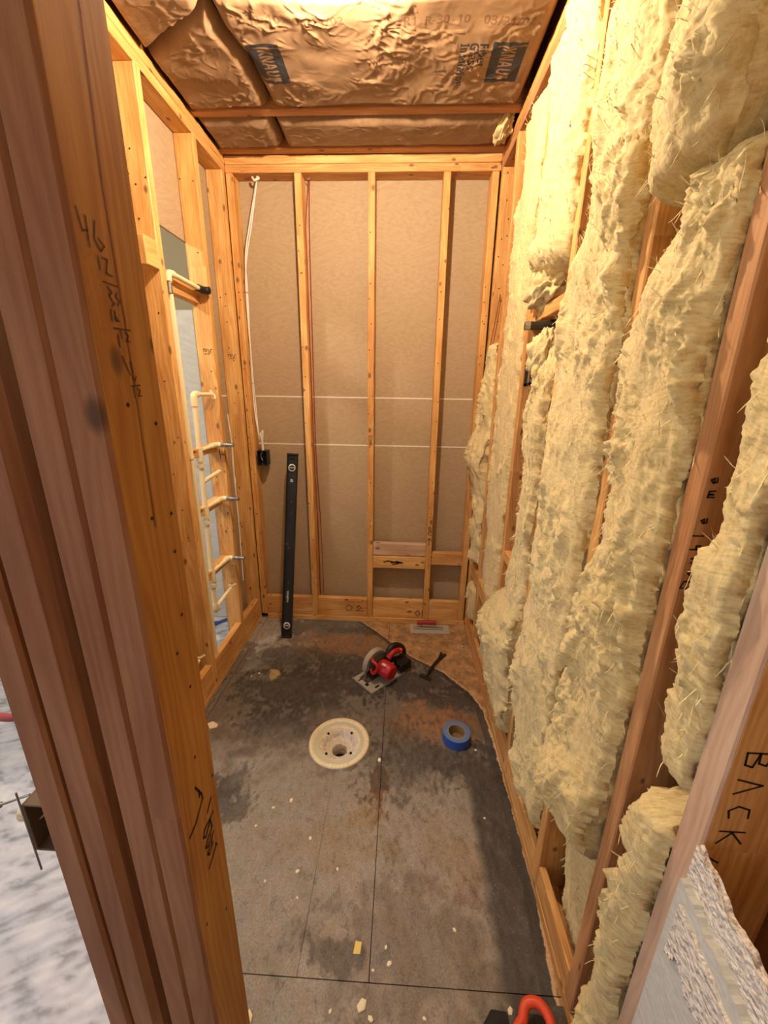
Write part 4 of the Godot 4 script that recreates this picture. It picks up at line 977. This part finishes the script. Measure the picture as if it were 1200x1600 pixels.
func build_cables():
	var c := thing("power_cable", "white flat cable hanging from the rear top plate to the switch box", "cable")
	var p1 := curve([V(-0.822, 2.70, 2.535), V(-0.824, 2.66, 2.535), V(-0.87, 2.48, 2.53), V(-0.911, 2.30, 2.525), V(-0.916, 2.1, 2.525), V(-0.926, 1.76, 2.525), V(-0.928, 1.5, 2.525), V(-0.915, 1.38, 2.51), V(-0.9, 1.30, 2.5), V(-0.888, 1.325, 2.495), V(-0.884, 1.26, 2.492), V(-0.885, 1.215, 2.495)], 6)
	tube(c, "sheath", p1, 0.0044, M.cable, 8)
	var p2 := curve([V(-0.818, 2.70, 2.53), V(-0.815, 2.675, 2.525), V(-0.858, 2.48, 2.525), V(-0.917, 2.2, 2.52), V(-0.921, 1.76, 2.52), V(-0.915, 1.45, 2.52), V(-0.905, 1.29, 2.505), V(-0.895, 1.30, 2.495), V(-0.874, 1.34, 2.495), V(-0.878, 1.28, 2.49), V(-0.878, 1.215, 2.495)], 6)
	tube(c, "sheath", p2, 0.0038, M.cable, 8)
	tube(c, "loop", curve([V(-0.84, 2.672, 2.52), V(-0.825, 2.655, 2.51), V(-0.805, 2.668, 2.52), V(-0.815, 2.678, 2.53)], 5), 0.006, M.cable, 8)
	for y in [2.12, 1.62]:
		tube(c, "staple", [V(-0.938, y, 2.52), V(-0.93, y, 2.512), V(-0.912, y, 2.512), V(-0.906, y, 2.52)], 0.0015, M.zinc, 6)
	var b := thing("switch_box", "black plastic switch box nailed to the rear left stud under the white cable", "electrical box", V(-0.888, 1.165, 2.515))
	var st := new_st()
	add_box(st, Vector3(0, 0, -0.03), Vector3(0.062, 0.095, 0.004), 1, 0.001)
	for q in [[Vector3(-0.029, 0, 0), Vector3(0.004, 0.095, 0.06)], [Vector3(0.029, 0, 0), Vector3(0.004, 0.095, 0.06)], [Vector3(0, 0.0455, 0), Vector3(0.058, 0.004, 0.06)], [Vector3(0, -0.0455, 0), Vector3(0.058, 0.004, 0.06)]]:
		add_box(st, q[0], q[1], 1, 0.001)
	put(b, "case", done(st), M.black)
	for s in [-1.0, 1.0]:
		var ear := new_st(); add_box(ear, Vector3(0, s * 0.038, 0.027), Vector3(0.014, 0.012, 0.006), 1, 0.001); put(b, "screw_lug", done(ear), M.rubber)
	for k in 3:
		var sx := -0.012 + k * 0.012
		tube(b, "wire_end", curve([Vector3(sx, 0.045, -0.02), Vector3(sx * 1.3, 0.01, 0.005), Vector3(sx * 0.6, -0.02, 0.0)], 4), 0.0022, [M.cable, M.black, M.gun][k], 6)
	var r := thing("red_cable", "thin red cable running down beside the rear stud left of centre", "cable")
	tube(r, "sheath", curve([V(-0.537, 2.70, 2.53), V(-0.538, 2.66, 2.53), V(-0.562, 2.45, 2.53), V(-0.562, 2.3, 2.53), V(-0.5625, 1.77, 2.53), V(-0.562, 1.3, 2.53), V(-0.556, 0.9, 2.53), V(-0.553, 0.66, 2.535), V(-0.554, 0.185, 2.54)], 6), 0.0030, M.redwire, 8)
	tube(r, "sheath", curve([V(-0.533, 2.70, 2.53), V(-0.534, 2.66, 2.535), V(-0.545, 2.4, 2.545), V(-0.55, 1.9, 2.55), V(-0.553, 1.2, 2.55), V(-0.54, 0.7, 2.56), V(-0.535, 0.185, 2.56)], 6), 0.0022, M.redwire, 8)
	tube(r, "metal_loop", curve([V(-0.545, 2.672, 2.52), V(-0.535, 2.658, 2.512), V(-0.522, 2.672, 2.52)], 5), 0.003, M.steel, 8)
	var o := tube(self, "cord", curve([V(-0.968, 1.45, 2.215), V(-0.966, 1.28, 2.23), V(-0.968, 1.14, 2.225), V(-0.967, 0.85, 2.225), V(-0.969, 0.44, 2.215)], 6), 0.0042, M.cord, 8)
	tag(o, "cream cord hanging down beside the second left stud", "cord")
	tube(o, "knot", [V(-0.967, 1.10, 2.225), V(-0.967, 1.075, 2.226), V(-0.967, 1.05, 2.225)], [0.005, 0.0075, 0.005], M.cord, 8)
	var bw := tube(self, "bent_wire", curve([V(0.515, 2.10, 2.44), V(0.50, 1.98, 2.43), V(0.478, 1.80, 2.43), V(0.482, 1.72, 2.44)], 6), 0.0016, M.ink, 6)
	tag(bw, "thin dark bent wire on the wide stud in the rear right corner", "wire")

# =============================================================== tools
func basis_from(x: Vector3) -> Basis:
	var xx := x.normalized(); var zz := xx.cross(Vector3.UP).normalized()
	return Basis(xx, Vector3.UP, zz)

func part_box(parent: Node, called: String, ctr: Vector3, size: Vector3, m, bev := 0.003, xf := Transform3D.IDENTITY) -> MeshInstance3D:
	var st := new_st(); add_box(st, ctr, size, 1, bev, Vector2.ZERO, xf)
	return put(parent, called, done(st), m)

# extruded outline (local y/z) between two x, edges rounded by a small inset
func prism(parent: Node, called: String, poly: PackedVector2Array, x0: float, x1: float, m, bev := 0.004) -> MeshInstance3D:
	var st := new_st(); st.set_smooth_group(-1)
	var inner := Geometry2D.offset_polygon(poly, -bev)
	var cap: PackedVector2Array = inner[0] if inner.size() > 0 else poly
	var idx := Geometry2D.triangulate_polygon(cap)
	var mid := (x0 + x1) / 2
	for s in [[x0, -1.0], [x1, 1.0]]:
		for k in range(0, idx.size(), 3):
			var p := []
			for q in 3: p.append(Vector3(s[0], cap[idx[k + q]].x, cap[idx[k + q]].y))
			tri_out(st, p, [Vector2.ZERO, Vector2.ZERO, Vector2.ZERO], p[0] - Vector3(s[1], 0, 0))
	var area := 0.0
	for i in poly.size(): area += poly[i].cross(poly[(i + 1) % poly.size()])
	var b0 := x0 + bev; var b1 := x1 - bev
	var n := poly.size()
	for i in n:
		var a := poly[i]; var b := poly[(i + 1) % n]
		if area < 0: var t := a; a = b; b = t
		quad(st, Vector3(b0, a.x, a.y), Vector3(b0, b.x, b.y), Vector3(b1, b.x, b.y), Vector3(b1, a.x, a.y)) if false else quad(st, Vector3(b1, a.x, a.y), Vector3(b1, b.x, b.y), Vector3(b0, b.x, b.y), Vector3(b0, a.x, a.y))
		# bevel towards the caps
		var ca := nearest(cap, a); var cb := nearest(cap, b)
		quad(st, Vector3(x1, ca.x, ca.y), Vector3(x1, cb.x, cb.y), Vector3(b1, b.x, b.y), Vector3(b1, a.x, a.y))
		quad(st, Vector3(b0, a.x, a.y), Vector3(b0, b.x, b.y), Vector3(x0, cb.x, cb.y), Vector3(x0, ca.x, ca.y))
	return put(parent, called, done(st), m)

func nearest(poly: PackedVector2Array, p: Vector2) -> Vector2:
	var best := poly[0]
	for q in poly:
		if q.distance_squared_to(p) < best.distance_squared_to(p): best = q
	return best

func build_tools():
	# ---- spirit level leaning on the rear drywall bay
	var foot := V(-0.735, 0.0, 2.268); var top := V(-0.682, 1.203, 2.462)
	var lv := thing("spirit_level", "long black box spirit level leaning against the rear studs", "level", foot)
	var yv := (top - foot).normalized(); var xv := Vector3(1, 0, 0); xv = (xv - yv * xv.dot(yv)).normalized()
	lv.basis = Basis(xv, yv, xv.cross(yv))
	var rim := new_st()
	add_box(rim, Vector3(-0.030, 0.61, 0), Vector3(0.006, 1.2, 0.026), 1, 0.0015); add_box(rim, Vector3(0.030, 0.61, 0), Vector3(0.006, 1.2, 0.026), 1, 0.0015)
	add_box(rim, Vector3(0, 0.61, -0.002), Vector3(0.056, 1.196, 0.012), 1, 0.001)
	put(lv, "beam", done(rim), M.black)
	for y in [0.006, 1.214]: part_box(lv, "end_cap", Vector3(0, y, 0), Vector3(0.068, 0.014, 0.03), M.rubber, 0.003)
	for y in [0.085, 1.13]:
		var vm := lathe(lv, "vial_mount", [Vector2(0.023, -0.004), Vector2(0.023, 0.004), Vector2(0.018, 0.006), Vector2(0.017, 0.002)], M.vial, Vector3(0, y, 0.007), 28)
		vm.rotation.x = PI / 2
		var g := tube(lv, "vial", [Vector3(-0.017, y, 0.006), Vector3(0.017, y, 0.006)], 0.006, mat(c8(150, 148, 128), 0.2), 12)
		g.set_meta("label", "round level vial")
	for y in [1.185, 0.045]: part_box(lv, "hand_slot", Vector3(0, y, 0.0035), Vector3(0.03, 0.016, 0.003), M.hole, 0.001)
	level_text(lv, "empire", 0.285, 0.075, 0.020)
	level_text(lv, "48", 1.05, 0.02, 0.018)
	var sc := new_st(); sc.set_smooth_group(-1)
	var rr := RandomNumberGenerator.new(); rr.seed = 8
	for k in 16:
		var p := Vector3(rr.randf_range(-0.02, 0.02), rr.randf_range(0.2, 1.1), 0.0046)
		add_box(sc, p, Vector3(rr.randf_range(0.002, 0.01), rr.randf_range(0.003, 0.012), 0.0008), 1, 0.0002, Vector2.ZERO, Transform3D.IDENTITY)
	put(lv, "scuffs", done(sc), mat(c8(92, 88, 82), 0.8)).set_meta("kind", "stuff")
	# ---- circular saw
	var sw := thing("circular_saw", "red and black circular saw with silver shoe standing on the dark floor", "power tool", V(-0.095, 0.0, 1.927))
	sw.basis = basis_from(Vector3(0.71, 0, 0.70))
	var shoe := new_st()
	add_box(shoe, Vector3(0.045, 0.004, 0), Vector3(0.08, 0.004, 0.26), 1, 0.001); add_box(shoe, Vector3(-0.075, 0.004, 0), Vector3(0.022, 0.004, 0.26), 1, 0.001)
	add_box(shoe, Vector3(-0.03, 0.004, 0.113), Vector3(0.075, 0.004, 0.034), 1, 0.001); add_box(shoe, Vector3(-0.03, 0.004, -0.12), Vector3(0.075, 0.004, 0.02), 1, 0.001)
	add_box(shoe, Vector3(0.0, 0.008, 0.129), Vector3(0.172, 0.012, 0.003), 1, 0.001); add_box(shoe, Vector3(0.084, 0.008, 0), Vector3(0.003, 0.012, 0.26), 1, 0.001)
	put(sw, "shoe", done(shoe), M.plate)
	for q in [[Vector3(-0.045, 0.0065, 0.108), Vector3(0.008, 0.002, 0.022)], [Vector3(0.01, 0.0065, 0.102), Vector3(0.022, 0.002, 0.018)], [Vector3(0.06, 0.0065, 0.07), Vector3(0.012, 0.002, 0.028)]]:
		part_box(sw, "shoe_notch", q[0], q[1], M.hole, 0.0005)
	var gp := PackedVector2Array()
	for k in 19:
		var a := -0.35 + (PI + 0.55) * k / 18.0
		gp.append(Vector2(0.070 + 0.086 * sin(a), -0.005 + 0.086 * cos(a)))
	gp.append(Vector2(0.05, -0.085)); gp.append(Vector2(0.045, 0.06))
	prism(sw, "upper_guard", gp, -0.062, -0.028, M.plate, 0.006)
	var bl := new_st(); add_tube(bl, [Vector3(-0.046, 0.072, -0.005), Vector3(-0.0445, 0.072, -0.005)], 0.0705, 40); put(sw, "blade", done(bl), M.steel)
	var lg := PackedVector2Array()
	for k in 15:
		var a := PI + (PI) * k / 14.0
		lg.append(Vector2(0.074 + 0.068 * sin(a), -0.005 + 0.080 * cos(a)))
	prism(sw, "lower_guard", lg, -0.056, -0.034, M.gun, 0.003)
	tube(sw, "depth_arm", [Vector3(-0.02, 0.012, 0.095), Vector3(-0.02, 0.075, 0.085)], 0.005, M.zinc, 8)
	var body := PackedVector2Array([Vector2(0.045, 0.05), Vector2(0.09, 0.062), Vector2(0.125, 0.035), Vector2(0.135, -0.02), Vector2(0.12, -0.07), Vector2(0.07, -0.075), Vector2(0.045, -0.04)])
	prism(sw, "gear_case", body, -0.026, 0.018, M.gun, 0.006)
	var mo := new_st(); add_tube(mo, [Vector3(0.015, 0.082, 0.0), Vector3(0.03, 0.082, 0.0), Vector3(0.095, 0.082, 0.0), Vector3(0.108, 0.082, 0.0)], [0.040, 0.046, 0.045, 0.033], 24); put(sw, "motor", done(mo), M.red)
	part_box(sw, "rating_label", Vector3(0.06, 0.124, 0.018), Vector3(0.03, 0.004, 0.022), M.silver_print, 0.001)
	var h := curve([Vector3(0.01, 0.10, -0.05), Vector3(0.012, 0.155, -0.065), Vector3(0.012, 0.165, -0.11), Vector3(0.012, 0.13, -0.165), Vector3(0.012, 0.075, -0.185), Vector3(0.012, 0.06, -0.14), Vector3(0.01, 0.08, -0.08)], 5)
	tube(sw, "rear_handle", h, 0.0165, M.black, 12)
	tube(sw, "handle_shell", curve([Vector3(0.03, 0.12, -0.04), Vector3(0.034, 0.145, -0.075), Vector3(0.034, 0.14, -0.115)], 5), 0.017, M.red, 12)
	part_box(sw, "trigger", Vector3(0.034, 0.128, -0.135), Vector3(0.024, 0.03, 0.02), M.orange, 0.004)
	var bt := part_box(sw, "battery", Vector3(0.055, 0.05, -0.135), Vector3(0.07, 0.055, 0.09), M.black, 0.008)
	part_box(bt, "battery_clip", Vector3(0.055, 0.055, -0.182), Vector3(0.03, 0.03, 0.006), M.red, 0.002)
	tube(sw, "front_handle", curve([Vector3(0.0, 0.10, 0.03), Vector3(-0.012, 0.135, 0.045), Vector3(0.012, 0.142, 0.062), Vector3(0.042, 0.132, 0.058), Vector3(0.046, 0.105, 0.062), Vector3(0.03, 0.075, 0.072), Vector3(0.0, 0.075, 0.06), Vector3(0.0, 0.10, 0.03)], 5), 0.009, M.red, 10)
	# ---- pry bar
	var pb := thing("pry_bar", "short dark steel pry bar lying beside the red saw", "hand tool", V(0.23, 0.0, 2.03))
	pb.basis = basis_from(V(0.29, 0, 2.15) - V(0.175, 0, 1.945))
	var bar := new_st(); add_tube(bar, curve([Vector3(-0.11, 0.010, 0.0), Vector3(-0.08, 0.022, 0), Vector3(0.0, 0.018, 0), Vector3(0.08, 0.012, 0)], 5), 0.0085, 8); put(pb, "shank", done(bar), M.gun)
	prism_flat(pb, "claw", PackedVector2Array([Vector2(0.07, -0.008), Vector2(0.135, -0.02), Vector2(0.137, -0.005), Vector2(0.115, 0.0), Vector2(0.137, 0.005), Vector2(0.135, 0.02), Vector2(0.07, 0.008)]), 0.005, 0.015, M.gun)
	prism_flat(pb, "foot_blade", PackedVector2Array([Vector2(-0.128, -0.034), Vector2(-0.106, -0.032), Vector2(-0.104, 0.032), Vector2(-0.125, 0.034)]), 0.0, 0.010, M.gun)
	# ---- plasterer's trowel
	var tr := thing("finishing_trowel", "flat steel finishing trowel with red handle by the rear wall", "hand tool", V(0.228, 0.0, 2.425))
	tr.basis = basis_from(V(0.36, 0, 2.423) - V(0.09, 0, 2.42))
	part_box(tr, "blade", Vector3(0, 0.0025, 0.0), Vector3(0.27, 0.003, 0.105), M.blade, 0.001)
	part_box(tr, "spine", Vector3(-0.01, 0.010, 0), Vector3(0.2, 0.012, 0.02), M.zinc, 0.003)
	tube(tr, "neck", [Vector3(-0.06, 0.012, 0), Vector3(-0.06, 0.045, 0)], 0.007, M.zinc, 8)
	tube(tr, "handle", curve([Vector3(-0.09, 0.052, 0), Vector3(-0.07, 0.053, 0), Vector3(-0.02, 0.054, 0), Vector3(0.03, 0.053, 0), Vector3(0.042, 0.052, 0)], 3), 0.0165, M.maroon, 14, "red handle")
	# ---- second tool at the lower edge of the picture
	var t2 := thing("cordless_tool", "orange red cordless tool with looped handle at the foot of the right wall", "power tool", V(0.375, 0.0, 0.60))
	t2.basis = basis_from(Vector3(0.75, 0, 0.66))
	tube(t2, "loop_handle", curve([Vector3(-0.03, 0.03, 0.0), Vector3(-0.034, 0.045, -0.028), Vector3(-0.005, 0.05, -0.048), Vector3(0.032, 0.045, -0.03), Vector3(0.04, 0.03, 0.03), Vector3(0.01, 0.03, 0.06), Vector3(-0.03, 0.03, 0.05), Vector3(-0.03, 0.03, 0.0)], 6), 0.0125, M.orange, 12)
	part_box(t2, "body", Vector3(0.0, 0.035, 0.12), Vector3(0.075, 0.065, 0.14), M.red, 0.014)
	part_box(t2, "label_plate", Vector3(0.012, 0.022, 0.012), Vector3(0.024, 0.03, 0.04), M.silver_print, 0.004)
	tube(t2, "nose", [Vector3(-0.055, 0.026, 0.03), Vector3(-0.075, 0.026, 0.05), Vector3(-0.075, 0.03, 0.10)], [0.018, 0.025, 0.025], M.rubber, 14)
	# ---- tape roll
	var tp := thing("tape_roll", "roll of blue masking tape lying flat on the dark floor", "tape", V(0.296, 0.0, 1.512))
	lathe(tp, "tape", [Vector2(0.0645, 0.0), Vector2(0.0655, 0.003), Vector2(0.0655, 0.045), Vector2(0.0645, 0.048), Vector2(0.043, 0.048)], M.blue, Vector3.ZERO, 48)
	lathe(tp, "tape_side", [Vector2(0.0640, 0.0483), Vector2(0.0425, 0.0484)], M.blue_edge, Vector3.ZERO, 48)
	lathe(tp, "core", [Vector2(0.0425, 0.0), Vector2(0.0425, 0.0488), Vector2(0.0385, 0.0488), Vector2(0.0385, 0.0)], M.card, Vector3.ZERO, 48)
	# ---- drain flange
	var fl := thing("floor_flange", "round cream plastic drain flange set in the floor opening", "drain", V(-0.256, 0.0, 1.462))
	lathe(fl, "rim", [Vector2(0.141, 0.0), Vector2(0.141, 0.006), Vector2(0.137, 0.010), Vector2(0.122, 0.010), Vector2(0.118, 0.006), Vector2(0.094, 0.004), Vector2(0.088, -0.004)], M.flange, Vector3.ZERO, 64, true)
	lathe(fl, "bowl", [Vector2(0.0885, -0.004), Vector2(0.074, -0.006), Vector2(0.070, -0.028), Vector2(0.06, -0.042), Vector2(0.040, -0.047), Vector2(0.036, -0.045), Vector2(0.0345, -0.052), Vector2(0.0345, -0.11)], M.gypsum, Vector3.ZERO, 64, true)
	lathe(fl, "pit", [Vector2(0.036, -0.105), Vector2(0.0, -0.105)], M.hole, Vector3.ZERO, 32)
	lathe(fl, "primer_ring", [Vector2(0.1165, 0.0068), Vector2(0.098, 0.0055)], M.primer, Vector3.ZERO, 64)
	for k in 4:
		var a := 0.7 + k * PI / 2
		var p := Vector3(cos(a) * 0.079, -0.003, sin(a) * 0.079)
		tube(fl, "bolt_slot", [p - Vector3(0, 0.004, 0), p + Vector3(0, 0.0015, 0)], 0.006, M.hole, 8)

func level_text(lv: Node3D, s: String, y: float, length: float, height: float):
	var tm := TextMesh.new(); tm.text = s; tm.depth = 0.001; tm.font_size = 24; tm.pixel_size = 0.001
	var fn := SystemFont.new(); fn.font_names = PackedStringArray(["Droid Sans"]); fn.font_weight = 700; fn.font_italic = true; tm.font = fn
	var o := put(lv, "lettering", tm, M.silver_print, Vector3(0, y, 0.0048))
	o.rotation.z = -PI / 2
	var b := tm.get_aabb().size
	o.scale = Vector3(length / b.x, height / b.y, 1.0)

func prism_flat(parent: Node, called: String, poly: PackedVector2Array, y0: float, y1: float, m) -> MeshInstance3D:
	return slab_local(parent, called, poly, y0, y1, m)

func slab_local(parent: Node, called: String, poly: PackedVector2Array, y0: float, y1: float, m) -> MeshInstance3D:
	return slab(parent, called, poly, y0, y1, m, func(q): return q)

# =============================================================== small things
func build_small_things():
	# crumbs of plaster on the floor
	var spots := [[-0.406, 1.176, 0.010], [-0.469, 1.144, 0.007], [-0.298, 1.04, 0.008], [-0.318, 0.933, 0.009], [-0.183, 0.948, 0.006], [0.004, 0.72, 0.009], [0.202, 0.806, 0.007], [-0.067, 0.634, 0.017], [-0.042, 0.612, 0.009], [0.33, 0.645, 0.010], [-0.042, 0.704, 0.005], [-0.007, 0.755, 0.006], [0.379, 1.458, 0.007], [-0.062, 1.379, 0.012], [-0.513, 1.073, 0.006], [-0.362, 0.597, 0.016], [0.428, 2.245, 0.006], [-0.795, 1.908, 0.008], [-0.83, 1.88, 0.006], [-0.3, 0.86, 0.005], [-0.15, 0.62, 0.006], [0.1, 0.62, 0.006], [-0.42, 0.9, 0.005], [0.36, 1.15, 0.005]]
	var proto: MeshInstance3D = null
	for k in spots.size():
		var q = spots[k]
		if proto == null:
			var st := new_st(); st.set_smooth_group(-1)
			add_lathe(st, [Vector2(1.0, 0.0), Vector2(0.95, 0.3), Vector2(0.5, 0.42), Vector2(0.0, 0.4)], 5, Transform3D(Basis.from_scale(Vector3(0.7, 1, 1.0)), Vector3.ZERO), false)
			proto = put(self, "plaster_crumb", done(st), M.chip)
			proto.position = V(q[0], 0.0, q[1])
		else:
			var c := proto.duplicate(); c.name = numbered(self, "plaster_crumb"); add_child(c, true); c.position = V(q[0], 0.0, q[1])
			proto = proto
		var o: MeshInstance3D = get_child(get_child_count() - 1)
		o.scale = Vector3.ONE * q[2]; o.rotation.y = k * 1.7
		tag(o, "small pale plaster crumb lying on the dark subfloor", "debris", "plaster crumbs on the floor")
	var chip := slab(self, "wood_chip", PackedVector2Array([Vector2(-0.92, 1.53), Vector2(-0.895, 1.50), Vector2(-0.865, 1.512), Vector2(-0.868, 1.53), Vector2(-0.90, 1.545)]), 0.0, 0.004, M.chip, func(q): return q)
	tag(chip, "cream coloured flat chip on the floor beside the doorway post", "debris")
	var yc := slab(self, "yellow_chip", PackedVector2Array([Vector2(-0.103, 0.735), Vector2(-0.082, 0.735), Vector2(-0.080, 0.762), Vector2(-0.098, 0.764)]), 0.0, 0.003, mat(c8(232, 206, 120), 0.8), func(q): return q)
	tag(yc, "small yellow chip on the front part of the floor seam", "debris")
	# blue tape strip on the left room floor
	var bt := slab(self, "tape_strip", PackedVector2Array([Vector2(-1.36, 2.33), Vector2(-1.26, 2.345), Vector2(-1.17, 2.45), Vector2(-1.17, 2.50), Vector2(-1.255, 2.40), Vector2(-1.36, 2.385)]), 0.016, 0.019, M.blue, func(q): return q)
	tag(bt, "strip of blue tape on the floor seen between the left studs", "tape")
	# electrical box on the far side of the doorway posts
	var eb := thing("outlet_box", "open brown outlet box with a protruding nail on the doorway post", "electrical box", V(-0.462, 1.005, 0.39))
	var st2 := new_st()
	add_box(st2, Vector3(-0.030, 0, 0), Vector3(0.004, 0.085, 0.04), 1, 0.001)
	add_box(st2, Vector3(-0.006, 0.041, 0), Vector3(0.045, 0.003, 0.04), 1, 0.001); add_box(st2, Vector3(-0.006, -0.041, 0), Vector3(0.045, 0.003, 0.04), 1, 0.001)
	add_box(st2, Vector3(-0.006, 0, -0.018), Vector3(0.045, 0.08, 0.003), 1, 0.001)
	put(eb, "case", done(st2), mat(c8(98, 82, 66), 0.7))
	part_box(eb, "dark_inside", Vector3(-0.006, 0, -0.013), Vector3(0.04, 0.078, 0.006), M.hole, 0.001)
	tube(eb, "conduit_stub", [Vector3(-0.03, 0.008, 0.0), Vector3(-0.055, 0.002, 0.0)], 0.012, M.flange, 18)
	tube(eb, "nail", [Vector3(-0.014, 0.062, 0.02), Vector3(-0.056, 0.044, 0.022), Vector3(-0.058, 0.043, 0.022)], [0.0016, 0.0016, 0.0042], M.zinc, 8)
	tube(eb, "upright_pin", [Vector3(-0.022, -0.066, 0.028), Vector3(-0.022, 0.075, 0.028)], 0.0013, M.zinc, 6)
	part_box(eb, "mounting_cleat", Vector3(0.022, 0.01, -0.005), Vector3(0.010, 0.12, 0.03), M.flange, 0.002)
	var wb := thing("wood_cleat", "weathered wood cleat with red cord higher up on the doorway post", "wood block", V(-0.455, 1.225, 0.40))
	part_box(wb, "block", Vector3.ZERO, Vector3(0.03, 0.09, 0.04), M.dark, 0.003)
	tube(wb, "red_cord", curve([Vector3(0.0, -0.035, 0.01), Vector3(-0.03, -0.05, 0.012), Vector3(-0.08, -0.062, 0.0), Vector3(-0.12, -0.07, -0.01)], 5), 0.005, M.maroon, 8)
	tube(wb, "nail", [Vector3(-0.006, -0.045, 0.018), Vector3(0.0, -0.075, 0.018)], 0.0014, M.zinc, 6)
